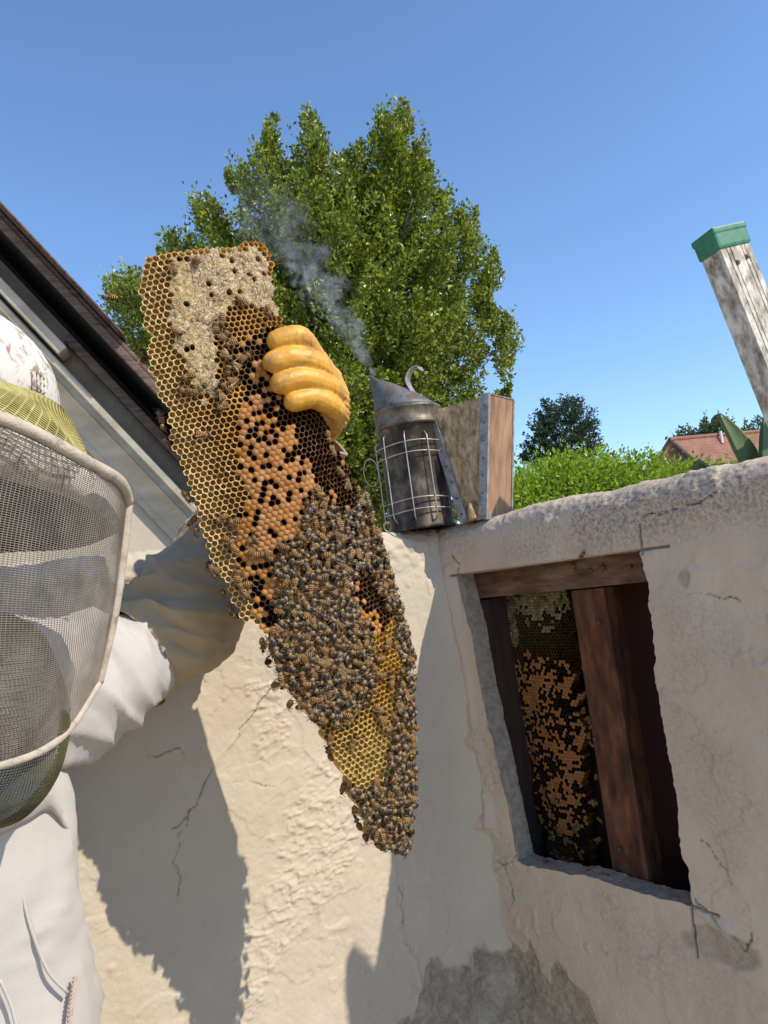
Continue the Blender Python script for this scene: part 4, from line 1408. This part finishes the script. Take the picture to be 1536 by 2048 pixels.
for z_, t0, t1 in ((.140, -3.2, -.75), (.122, -3.2, -.45), (.048, -3.2, -.45), (.030, -3.2, -.6)):
    tt = np.linspace(t0, t1, 30)
    m = MB(); m.tube([SB + (sr * math.cos(t) + sf * math.sin(t)) * (RC - .0021) + _zv * (z_ + .0015 * math.sin(3 * t)) for t in tt], .00105, 6)
    m.build('cage_wire', M['wire'], smoker, True)
lc = SB + sr * -(RC + .012) - sf * .02 + _zv * .105
m = MB(); m.tube([lc + sr * .012 * math.cos(t) + _zv * .022 * math.sin(t) + sf * .003 * t for t in np.linspace(0, 6.6, 30)], .0009, 6); m.build('wire_loop', M['wire'], smoker, True)
lc = SB + sr * -(RC - .003) - sf * .026 + _zv * .012
m = MB(); m.tube([lc + sr * .006 * math.cos(t) + _zv * .008 * math.sin(t) for t in np.linspace(0, 6.3, 16)], .001, 6); m.build('wire_loop', M['wire'], smoker, True)
# bellows
ba = R(-37); bx_ = np.array([math.cos(ba), math.sin(ba), 0]); by_ = np.array([-math.sin(ba), math.cos(ba), 0])
BB = P(947, 1040, 1.180); BB[2] = ZT - .003
BH, BD, BT = .190, .084, .008
wb_, wt_ = .028, .100
dl_ = unit(_zv * BH - bx_ * (wt_ - wb_) / 2); dr_ = unit(_zv * BH + bx_ * (wt_ - wb_) / 2)
HL = np.linalg.norm(_zv * BH + bx_ * (wt_ - wb_) / 2)
# leather gusset: four walls, sagging between the boards
G = []
for i in range(21):
    f = i / 20; w = wb_ + (wt_ - wb_) * f
    row = []
    for k in range(36):
        s = k / 36 * 4
        sag = .010 * f * math.sin(math.pi * (s % 1)) if int(s) in (0, 2) else 0
        wr = .0018 * float(vn(np.array(k * .9), np.array(i * .55), 201))
        if s < 1: q = -bx_ * w / 2 + bx_ * w * s + by_ * (sag * .55 + wr + .003)
        elif s < 2: q = bx_ * w / 2 + by_ * BD * (s - 1)
        elif s < 3: q = bx_ * w / 2 - bx_ * w * (s - 2) + by_ * (BD - sag * .55 - wr - .003)
        else: q = -bx_ * w / 2 + by_ * BD * (4 - s)
        row.append(BB + q + _zv * (BH * f))
    G.append(row + [row[0]])
m = MB(); m.grid(np.array(G)); top_ = G[-1][:-1]; m.add(top_, [tuple(range(36))])
bel = m.build('leather_gusset', M['leather'], smoker, True)
m = MB(); m.tube(catmull([BB + _zv * .004, BB - by_ * .004 + _zv * .014, BB - by_ * .003 + _zv * .028], 8), [.008, .008, .006, .006, .005, .004, .003, .002], 10); m.build('leather_fold', M['leather'], bel, True)
for sgn, dv in ((-1, dl_), (1, dr_)):
    o = BB + bx_ * sgn * (wb_ / 2 + .0005)
    nb = unit(bx_ * sgn - dv * (bx_ @ dv) * sgn)
    m = MB(); m.box(o + by_ * .002, nb * BT, by_ * (BD - .004), dv * HL, .001)
    board = m.build('board', M['plank'], smoker)
    m = MB()                                          # metal binding round the board's edge
    t_ = .0013; W2 = .011
    m.box(o - by_ * t_ - nb * .005, nb * (BT + .0065), by_ * t_, dv * HL, 0)
    m.box(o + nb * (BT + .0002), nb * t_, by_ * .004, dv * HL, 0)
    m.box(o + by_ * (BD - .004) + nb * (BT + .0002), nb * t_, by_ * .004, dv * HL, 0)
    m.box(o + by_ * BD - nb * .010, nb * (BT + .0115), by_ * t_, dv * HL, 0)
    m.box(o + nb * (BT + .0004) + by_ * .0042, nb * t_, by_ * (BD - .0084), dv * .006, 0)
    m.box(o + dv * (HL + .0002) - nb * .002 + by_ * .0002, nb * (BT + .003), by_ * (BD - .0004), dv * .0016, 0)
    m.build('edge_strip', M['galv'], board)
    for k in range(7):
        q = o + dv * (.014 + k * (HL - .03) / 6) + nb * .002 - by_ * (t_ + .0002)
        m = MB(); m.lathe([(0, .0014), (.0014, .001), (.0021, 0), (.0021, -.001)], q, nb, dv, -by_, 8)
        m.build('nail', M['rust'], board, True)

# smoke drifting off the spout: one closed plume filled with thin scattering air
sm0 = tip_px.copy()
SH_H = .42
m = MB(); rings = []
for i in range(17):
    f = i / 16; z = SH_H * f
    xc = -.36 * z - .30 * z * z; yc = .05 * z; r_ = .011 + .10 * f ** .9
    rings.append([(xc + r_ * math.cos(t), yc + r_ * math.sin(t), z - .004) for t in np.linspace(0, 2 * math.pi, 20, endpoint=False)])
vs = [p for r in rings for p in r]
m.add(vs, [(i * 20 + k, i * 20 + (k + 1) % 20, (i + 1) * 20 + (k + 1) % 20, (i + 1) * 20 + k) for i in range(16) for k in range(20)] + [tuple(range(19, -1, -1)), tuple(16 * 20 + k for k in range(20))])
N = NT('smoke'); N.t.nodes.remove(N.b)
tc = N.n('TexCoord'); sx = N.n('SeparateXYZ'); N.l(tc.outputs['Object'], sx.inputs[0])
z = sx.outputs[2]
wob = N.math('MULTIPLY', N.math('SUBTRACT', N.noise(tc.outputs['Object'], 16, 2, .5), .5), N.math('MULTIPLY', z, .95))
xc = N.math('ADD', N.math('MULTIPLY', z, -.36), N.math('MULTIPLY', N.math('MULTIPLY', z, z), -.30))
dx = N.math('ADD', N.math('SUBTRACT', sx.outputs[0], xc), wob); dy = N.math('SUBTRACT', sx.outputs[1], N.math('MULTIPLY', z, .05))
rr = N.math('SQRT', N.math('ADD', N.math('MULTIPLY', dx, dx), N.math('MULTIPLY', dy, dy)))
rad = N.math('ADD', .008, N.math('MULTIPLY', z, .19))
fall = N.math('SUBTRACT', 1.0, N.math('DIVIDE', rr, rad), clamp=True)
ns = N.ramp(N.noise(tc.outputs['Object'], 20, 5, .55, 3.2), [(.46, 0.0), (.64, 1.0)])
fade = N.math('POWER', N.math('SUBTRACT', 1.0, N.math('DIVIDE', z, SH_H), clamp=True), 1.6)
den = N.math('MULTIPLY', N.math('MULTIPLY', fall, N.math('ADD', ns, .06)), N.math('MULTIPLY', fade, 62.0))
pv = N.n('VolumePrincipled'); pv.inputs['Color'].default_value = (.93, .93, .93, 1); N.l(den, pv.inputs['Density'])
pv.inputs['Anisotropy'].default_value = .1
N.l(pv.outputs[0], N.out.inputs['Volume'])
so = m.build('smoke', N.m, None, True, 'stuff')
so.location = tuple(sm0)
tag(so, 'thin grey smoke curling up from the smoker spout', 'smoke')

# ------------------------------------------------------------------ the beekeeper
def fabric(name, c1, c2, scale=14, rough=.85, weave=900, ws=.25, stain=None):
    N = NT(name); v = N.coord('Object')
    c = N.ramp(N.noise(v, scale, 5, .6), [(.3, c1), (.7, c2)])
    if stain:
        c = N.mix(N.ramp(N.noise(v, stain[1], 4, .65, .5), [(stain[2], 0), (stain[3], 1)]), c, stain[0])
    N.base(c); N.set(Roughness=rough); N.b.inputs['Specular IOR Level'].default_value = .2
    N.b.inputs['Sheen Weight'].default_value = .1
    N.bump(N.math('ADD', N.noise(v, weave, 2, .5), N.noise(v, 60, 3, .5)), ws, .0008)
    return N.m


M['suit'] = fabric('white_suit', (.44, .41, .375), (.53, .495, .455), 9)
M['gauntlet'] = fabric('grey_canvas', (.36, .27, .16), (.48, .37, .235), 12, .9, 800, .3, ((.10, .075, .05), 40, .66, .8))
M['tape'] = fabric('edge_tape', (.36, .30, .23), (.54, .46, .37), 60, .9, 500, .8, ((.20, .15, .10), 55, .58, .75))
M['helmet'] = fabric('dirty_helmet', (.58, .54, .48), (.68, .64, .57), 10, .75, 300, .2, ((.30, .20, .14), 75, .50, .62))
M['mesh'] = noisy('screen_wire', (.15, .125, .10), (.24, .205, .165), 40, .55, 0)
M['yellow_net'] = noisy('yellow_net', (.26, .22, .06), (.46, .39, .13), 60, .7, 0)
M['black_net'] = noisy('olive_net', (.045, .040, .018), (.13, .115, .045), 30, .9, 0)
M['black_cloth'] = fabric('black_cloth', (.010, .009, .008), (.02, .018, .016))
M['skin'] = fabric('skin', (.30, .18, .12), (.36, .22, .15), 30, .6)
M['cord'] = fabric('cord', (.40, .28, .22), (.52, .40, .33), 200)
person = thing('person', np.array([-.40, .70, 0]), 'person in a white beekeeping suit and veiled helmet holding up the comb', 'person')


def dsheet(x, y):
    k = int(np.argmin((IPX - x) ** 2 + (IPY - y) ** 2)); p = SH.at(np.array(IA.ravel()[k]), np.array(IB.ravel()[k])); return float((p - CAM) @ fw)


def bag(path, rad, ell, seed, fold=.006, seg=72, n=90, hem=None, tilt=2.2, freq=9, fine=.0012):
    """sleeve-like cloth tube with diagonal folds; ell flattens it along the view"""
    pts = catmull(path, n); rad = np.interp(np.linspace(0, 1, n), np.linspace(0, 1, len(rad)), rad)
    tan = np.gradient(pts, axis=0); G = []
    a = unit(np.cross(tan[0], fw))
    s = np.linspace(0, 1, n)
    for i in range(n):
        t = unit(tan[i]); a = unit(a - t * (a @ t)); b = np.cross(t, a)
        th = np.linspace(0, 2 * math.pi, seg + 1)
        u = s[i] * freq
        f = np.abs(vn(np.cos(th) * 1.3 + u * 1.0 + tilt * np.sin(th), np.sin(th) * 1.3 + u * .35, seed))
        f2 = vn(np.cos(th) * 2.5 + u * 2.2, np.sin(th) * 2.5 - u * tilt, seed + 5)
        d = fold * (1.2 - 2.2 * np.sqrt(f + .02)) + fold * .45 * f2 + fine * vn(np.cos(th) * 8 + u * 5, np.sin(th) * 8 + u * 4, seed + 9)
        r = rad[i] + d
        G.append([pts[i] + a * (r[k] * math.cos(th[k])) + b * (r[k] * ell * math.sin(th[k])) for k in range(seg + 1)])
    m = MB(); m.grid(np.array(G)); return m


# body under the clothes: one surface through Skin and Subdivision
def skinned(name, verts, edges, radii, mat, parent, sub=2, root=0):
    o = ORG[parent.name]
    me = bpy.data.meshes.new(name); me.from_pydata([tuple(np.asarray(v) - o) for v in verts], edges, []); me.update()
    ob = bpy.data.objects.new(name, me); col.objects.link(ob); ob.parent = parent; ORG[ob.name] = o
    ob.modifiers.new('skin', 'SKIN'); sd = ob.modifiers.new('sub', 'SUBSURF'); sd.levels = sub; sd.render_levels = sub
    for k, r in enumerate(radii):
        me.skin_vertices[0].data[k].radius = r if hasattr(r, '__len__') else (r, r)
    me.skin_vertices[0].data[root].use_root = True
    me.materials.append(mat)
    return ob


px0 = -.40
hd = P(-165, 1120, .635)
sh_r = P(60, 1400, .70)
tc_ = [P(-262, 1850, .675), P(-275, 1650, .675), P(-290, 1500, .675)]
body = skinned('body', [(px0, .70, .92), tc_[0], tc_[1], tc_[2], hd - _zv * .10, hd, hd + _zv * .06,
                        sh_r, P(220, 1345, .80), P(380, 1190, .92), P(630, 880, .905),
                        tc_[2] + np.array([-.13, .0, -.03]), tc_[2] + np.array([-.19, -.02, -.28]), tc_[2] + np.array([-.19, -.1, -.5]),
                        (px0 + .09, .71, .86), (px0 + .1, .71, .48), (px0 + .1, .73, .06), (px0 + .11, .63, .04), (px0 - .09, .71, .86), (px0 - .1, .71, .48), (px0 - .1, .73, .06), (px0 - .11, .63, .04),
                        hd + np.array([.03, -.055, -.005]), hd + np.array([.035, -.072, -.02])],
               [(0, 1), (1, 2), (2, 3), (3, 4), (4, 5), (5, 6), (3, 7), (7, 8), (8, 9), (9, 10), (3, 11), (11, 12), (12, 13), (0, 14), (14, 15), (15, 16), (16, 17), (0, 18), (18, 19), (19, 20), (20, 21), (5, 22), (22, 23)],
               [(.10, .06), (.11, .06), (.11, .06), (.07, .05), .04, (.06, .065), .045, .045, .042, .036, .026, .05, .04, .03, .06, .05, .035, .03, .06, .05, .035, .03, (.02, .02), .008], M['skin'], person)
# trousers
for sx in (1, -1):
    x = px0 + sx * .095
    m = bag([(x - sx * .02, .70, .98), (x, .71, .75), (x, .71, .45), (x, .73, .10)], [.115, .10, .085, .08], 1, 300 + sx, .006, 40, 50)
    m.build('trouser_leg', M['suit'], person, True)
    m = MB(); m.box((x - .045, .56, .0), (.09, 0, 0), (0, .25, 0), (0, 0, .085), .02); m.build('boot', M['black_cloth'], person)
# jacket body, sleeve, gauntlet
tor = [P(-300, 1400, .675), P(-285, 1520, .675), P(-268, 1650, .675), P(-262, 1850, .675), P(-240, 2060, .675), P(-190, 2500, .675)]
rt = [.145, .172, .182, .188, .196, .215]
m = bag(tor, rt, .56, 311, .008, 90, 120, tilt=.6, freq=5)
jac = m.build('jacket', M['suit'], person, True)
m = bag([P(-120, 1440, .685), P(40, 1405, .71), P(150, 1368, .76), P(215, 1345, .80), P(268, 1318, .838)], [.072, .077, .075, .068, .053], 1.0, 321, .0050, 72, 90, tilt=1.2, freq=5)
m.build('sleeve', M['suit'], person, True)
m = bag([tc_[2] + np.array([-.10, .0, -.02]), tc_[2] + np.array([-.19, -.02, -.26]), tc_[2] + np.array([-.19, -.1, -.5])], [.08, .07, .06], 1.0, 341, .006, 40, 50)
m.build('sleeve', M['suit'], person, True)
gp = [P(262, 1322, .835), P(320, 1280, .872), P(400, 1180, .920), P(480, 1070, .945), P(570, 950, .930), P(640, 862, .905)]
m = bag(gp, [.0580, .0665, .067, .062, .056, .050, .044, .038, .034], .95, 331, .0115, 90, 130, tilt=.25, freq=7, fine=.0018)
ga = m.build('gauntlet', M['gauntlet'], person, True)
md = ga.modifiers.new('thick', 'SOLIDIFY'); md.thickness = .0016
# jacket front: placket edge, seams and draw cord
def on_jacket(px, py, lift=.003):
    best = None
    C_ = catmull(tor, 120)
    d = .60
    for it in range(60):
        p = P(px, py, d); k = int(np.argmin(np.linalg.norm(C_ - p, axis=1)))
        s_ = k / 119; r_ = np.interp(s_, np.linspace(0, 1, 6), rt)
        q = p - C_[k]; lat = q @ cr; dp = q @ fw
        v_ = (lat / r_) ** 2 + (dp / (r_ * .56)) ** 2
        if v_ < 1.06: break
        d += .002
    return P(px, py, d - lift)


for nm, pts, w in (('placket', [(35, 1745), (60, 1850), (95, 1940), (135, 1985)], .0035), ('hem', [(0, 1960), (22, 2010), (35, 2060)], .0035)):
    m = MB(); m.tube(catmull([on_jacket(*p, .0015) for p in pts], 24), w * .45, 6); m.build(nm, M['suit'], jac, True)
m = MB(); cp = catmull([on_jacket(150, 1955), on_jacket(143, 2000), on_jacket(138, 2050), on_jacket(136, 2100)], 60)
for ph in (0, math.pi):
    m.tube([p + cr * .0012 * math.cos(i * .9 + ph) - fw * .0012 * math.sin(i * .9 + ph) for i, p in enumerate(cp)], .0013, 5)
m.build('draw_cord', M['cord'], jac, True)
# standing collar flap at the top of the jacket
fl_px = [(-40, 1690), (10, 1665), (60, 1640), (100, 1622), (135, 1665)]
fu_px = [(-40, 1652), (10, 1628), (60, 1604), (98, 1580), (126, 1622)]
lo_ = np.array([on_jacket(a_, b_, .001) for a_, b_ in fl_px]); up_ = np.array([on_jacket(a_, b_, .012) for a_, b_ in fu_px])
flap = np.array([catmull(lo_ * (1 - f) + up_ * f - fw * .004 * math.sin(f * math.pi), 30) for f in np.linspace(0, 1, 7)])
m = MB(); m.grid(flap); fo = m.build('collar', M['suit'], jac, True)
md = fo.modifiers.new('thick', 'SOLIDIFY'); md.thickness = .003

# glove: fingers closed over the comb's edge, grown into one skin
fing = [((556, 682), (585, 675), (604, 680), (634, 722), .0138), ((548, 724), (590, 717), (636, 730), (660, 762), .0138), ((562, 767), (605, 758), (656, 774), (674, 792), .0136), ((588, 803), (628, 796), (666, 815), (676, 832), .0128)]
gm = MB()


def capsule(m, pts, rad, seg=14):
    pts = catmull(pts, 22); rad = np.interp(np.linspace(0, 1, 22), np.linspace(0, 1, len(rad)), rad)
    a, b = pts[0], pts[-1]
    t0 = unit(pts[0] - pts[1]); t1 = unit(pts[-1] - pts[-2])
    P_ = [a + t0 * rad[0] * math.sin(x) for x in (1.35, .95, .5)]; R_ = [rad[0] * math.cos(x) for x in (1.35, .95, .5)]
    Q_ = [b + t1 * rad[-1] * math.sin(x) for x in (.5, .95, 1.35)]; S_ = [rad[-1] * math.cos(x) for x in (.5, .95, 1.35)]
    m.tube(np.vstack([P_, pts, Q_]), np.concatenate([R_, rad, S_]), seg)


dk = dsheet(640, 830)
mcp = []; pips = []
for tpx, dip, pip, mp, r_ in fing:
    a = P(*tpx, dsheet(*tpx) - r_ * .80); d_ = P(*dip, dsheet(*dip) - r_ * 1.25)
    e = dsheet(min(pip[0] - 25, 640), pip[1])
    p_ = P(*pip, e - r_ * .35); k_ = P(*mp, e + .042)
    mcp.append(k_); pips.append(p_)
    r_ = r_ * .96
    capsule(gm, [a, d_, p_, k_], [r_ * .93, r_ * 1.02, r_ * 1.0, r_ * 1.0])
wr = P(638, 850, .905)
for k_ in mcp:
    capsule(gm, [k_, (k_ + wr) / 2 + fw * .006, wr], [.0140, .019, .026])
capsule(gm, [mcp[0], mcp[1], mcp[2], mcp[3]], [.0135, .0145, .0145, .0135])
capsule(gm, [(mcp[0] + mcp[2]) / 2 + fw * .01, (mcp[1] + wr) / 2 + fw * .012, wr], [.018, .026, .028])
# thumb behind the comb
th0 = wr + fw * .012 - cr * .008
capsule(gm, [th0, P(600, 800, dk + .065), P(560, 735, dk + .050), P(535, 700, dk + .046)], [.018, .0145, .013, .0105])
gl = gm.build('glove_cage', None, person)
mdv = gl.modifiers.new('remesh', 'REMESH'); mdv.mode = 'VOXEL'; mdv.voxel_size = .0011
mds = gl.modifiers.new('smooth', 'SMOOTH'); mds.factor = .5; mds.iterations = 6
dg = bpy.context.evaluated_depsgraph_get(); dg.update()
gme = bpy.data.meshes.new_from_object(gl.evaluated_get(dg)); gme.name = 'glove'
bpy.data.objects.remove(gl)
# wrinkle the rubber where it bends at the wrist
co = np.zeros(len(gme.vertices) * 3); gme.vertices.foreach_get('co', co); co = co.reshape(-1, 3)
no = np.array([v.normal[:] for v in gme.vertices])
wc = co + ORG['person']
dw = np.linalg.norm(wc - P(672, 825, .875), axis=1)
wr_ = np.exp(-(dw / .022) ** 2) * .0022 * np.sin(((wc - wr) @ unit(cu + .4 * cr)) * 900)
lump = .00035 * vn(wc[:, 0] * 110, wc[:, 2] * 110, 3) + .00015 * vn(wc[:, 0] * 320 + wc[:, 1] * 200, wc[:, 2] * 320, 4)
kn = sum(np.exp(-(np.linalg.norm(wc - q, axis=1) / .011) ** 2) for q in pips)
lump = lump + kn * .0007 * np.sin((wc @ cr) * 1500)
co = co + no * (wr_ + lump)[:, None]
gme.vertices.foreach_set('co', co.ravel()); gme.polygons.foreach_set('use_smooth', [True] * len(gme.polygons)); gme.update()
N = NT('yellow_rubber'); v = N.coord('Object')
c = N.ramp(N.noise(v, 18, 4, .6), [(.3, (.55, .26, .022)), (.7, (.68, .355, .045))])
c = N.mix(N.ramp(N.noise(v, 45, 5, .7, .6), [(.47, 0), (.70, .8)]), c, (.30, .15, .045))
N.base(c); N.set(Roughness=.5)
N.bump(N.noise(v, 130, 4, .6), .12, .001)
gme.materials.clear(); gme.materials.append(N.m)
glo = bpy.data.objects.new('glove', gme); col.objects.link(glo); glo.parent = person; ORG['glove'] = ORG['person']

# helmet --------------------------------------------------------------
hc = P(-154, 800, .60)
ha = unit(_zv * 1.0 + cr * .03 + fw * .05); hs = unit(cr - ha * (cr @ ha)); hf = np.cross(ha, hs)
m = MB(); HRd = .1005
m.lathe([(HRd * math.cos(t), .083 * math.sin(t)) for t in np.linspace(-.25, 1.5, 16)] + [(0, .0832)], hc, hs, hf, ha, 48)
hel = m.build('helmet', M['helmet'], person, True)
m = MB()                                              # air vent grid on the side
vc = hc + hs * (HRd * .985) - ha * .001 + hf * -.018
for k in range(3): m.tube([vc + ha * (-.006 + .006 * k) - hf * .008 + hs * .0015, vc + ha * (-.006 + .006 * k) + hf * .012 + hs * .0015], .0010, 5)
for k in range(4): m.tube([vc - ha * .009 + hf * (-.008 + .006 * k) + hs * .0015, vc + ha * .009 + hf * (-.008 + .006 * k) + hs * .0015], .0010, 5)
m.build('vent', M['helmet'], hel)
VD = -.095                                            # the veil hangs this much nearer than the wall-side edge


def Pv(px, py, d): return P(px, py, d + VD)


top_c = [Pv(-420, 900, .73), Pv(-330, 840, .66), Pv(-200, 815, .60), Pv(-100, 815, .59), Pv(0, 836, .60), Pv(100, 882, .63), Pv(170, 922, .66), Pv(238, 962, .71), Pv(256, 1004, .745)]
rt_c = [Pv(256, 1004, .745), Pv(246, 1100, .74), Pv(228, 1230, .73), Pv(198, 1365, .72)]
bo_c = [Pv(-420, 1400, .73), Pv(-330, 1510, .66), Pv(-200, 1545, .61), Pv(-100, 1548, .60), Pv(0, 1530, .605), Pv(85, 1500, .63), Pv(145, 1450, .67), Pv(198, 1365, .72)]
lf_c = [Pv(-420, 900, .73), Pv(-430, 1150, .74), Pv(-420, 1400, .73)]


def coons(T, B, L, Rr, nu, nv):
    T = catmull(T, nu); B = catmull(B, nu); L = catmull(L, nv); Rr = catmull(Rr, nv)
    u = np.linspace(0, 1, nu)[None, :, None]; v = np.linspace(0, 1, nv)[:, None, None]
    return (1 - v) * T[None] + v * B[None] + (1 - u) * L[:, None] + u * Rr[:, None] - ((1 - u) * (1 - v) * T[0] + u * (1 - v) * T[-1] + (1 - u) * v * B[0] + u * v * B[-1])


def net(G, su, sv, r, seg=3):
    """wires along both directions of a dense surface grid"""
    m = MB(); nv, nu = G.shape[:2]
    for i in range(0, nv, sv): m.tube(G[i, ::2], r, seg, False)
    for j in range(0, nu, su): m.tube(G[::3, j], r, seg, False)
    return m


SC = coons(top_c, bo_c, lf_c, rt_c, 151, 145)
SC = SC - fw * (0.022 * np.sin(np.linspace(0, math.pi, 145)) ** .7)[:, None, None] * np.sin(np.linspace(.0, math.pi, 151))[None, :, None] ** .5
# evenly space the weave across the visible width
veil = net(SC, 1, 1, .00036).build('veil_screen', M['mesh'], person)
m = MB()
m.tube(catmull(top_c, 90), np.linspace(.0047, .0052, 90), 10); m.build('binding', M['tape'], veil, True)
m = MB(); m.tube(catmull(rt_c, 60), np.linspace(.0046, .0036, 60), 10); m.build('binding', M['tape'], veil, True)
m = MB(); m.tube(catmull(bo_c, 80), .0032, 10); m.build('binding', M['tape'], veil, True)
# yellow net between helmet and binding
ring = [hc + hs * (HRd + .003) * math.cos(t) + hf * (HRd + .003) * math.sin(t) - ha * .012 for t in np.linspace(-3.0, .12, 24)]
if (ring[12] - CAM) @ fw > (hc - CAM) @ fw:
    ring = [hc + hs * (HRd + .003) * math.cos(t) - hf * (HRd + .003) * math.sin(t) - ha * .012 for t in np.linspace(-3.0, .12, 24)]
low = catmull([p + cu * .003 for p in top_c[:-1]] , 24)
A1 = catmull(ring, 110); A2 = catmull(list(low[:21]) + [Pv(172, 918, .70), Pv(176, 916, .76)], 110)
YG = np.array([A1 * (1 - f) + A2 * f + (cu * .010 - fw * .006) * math.sin(math.pi * f) for f in np.linspace(0, 1, 26)])
m = MB()
for s_ in (1, -1):
    for j in range(-26, 136, 2):
        pts_ = []
        for i in range(26):
            jj = j + s_ * i
            if 0 <= jj < 110: pts_.append(YG[i, jj])
        if len(pts_) > 2: m.tube(pts_, .00078, 4, False)
m.build('yellow_net', M['yellow_net'], veil)
# brim of the helmet seen through the screen, black sheet behind it standing in for the shade inside
b_in = catmull([hc + hs * HRd * math.cos(t) - hf * HRd * math.sin(t) * (1 if ((hc - hf - CAM) @ fw) < ((hc + hf - CAM) @ fw) else -1) - ha * .02 for t in np.linspace(math.pi, -.5, 30)], 60)
b_out = catmull([P(-520, 1010, .68), P(-430, 935, .60), P(-300, 885, .545), P(-154, 880, .53), P(0, 905, .545), P(120, 948, .58), P(205, 1005, .62), P(240, 1050, .66)], 60)
b_low = catmull([P(-520, 1060, .68), P(-430, 985, .60), P(-300, 935, .55), P(-154, 930, .535), P(0, 958, .55), P(120, 990, .585), P(205, 1032, .625), P(238, 1062, .66)], 60)
m = MB(); m.grid(np.array([b_in, b_in * .5 + b_out * .5 + ha * .008, b_out, b_low])); br = m.build('brim', M['helmet'], hel, True)
md = br.modifiers.new('thick', 'SOLIDIFY'); md.thickness = .002
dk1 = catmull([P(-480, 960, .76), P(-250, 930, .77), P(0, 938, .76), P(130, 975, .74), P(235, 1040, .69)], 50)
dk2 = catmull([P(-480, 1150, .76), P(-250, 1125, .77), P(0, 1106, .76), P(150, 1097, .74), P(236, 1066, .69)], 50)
m = MB(); m.grid(np.array([dk1 * (1 - f) + dk2 * f for f in np.linspace(0, 1, 8)])); bk = m.build('inner_shade', M['black_cloth'], veil, True)
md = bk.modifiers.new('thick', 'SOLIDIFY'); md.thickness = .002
# drooping dark net gathered under the chin
bc = P(-85, 1440, .56); Gn = []
for i in range(111):
    f = i / 110 * math.pi
    row = []
    for j in range(131):
        t = -2.9 + 4.2 * j / 130
        r1 = .0830 * math.sin(f) ** .8
        row.append(bc + cu * (.083 * math.cos(f)) + cr * (r1 * math.sin(t + .9)) - fw * (.055 * math.sin(f) * math.cos(t + .9)) + cr * .006 * vn(np.array(j * .06), np.array(i * .05), 9))
    Gn.append(row)
Gn = np.array(Gn)
net(Gn, 1, 1, .00042).build('chin_net', M['black_net'], veil)
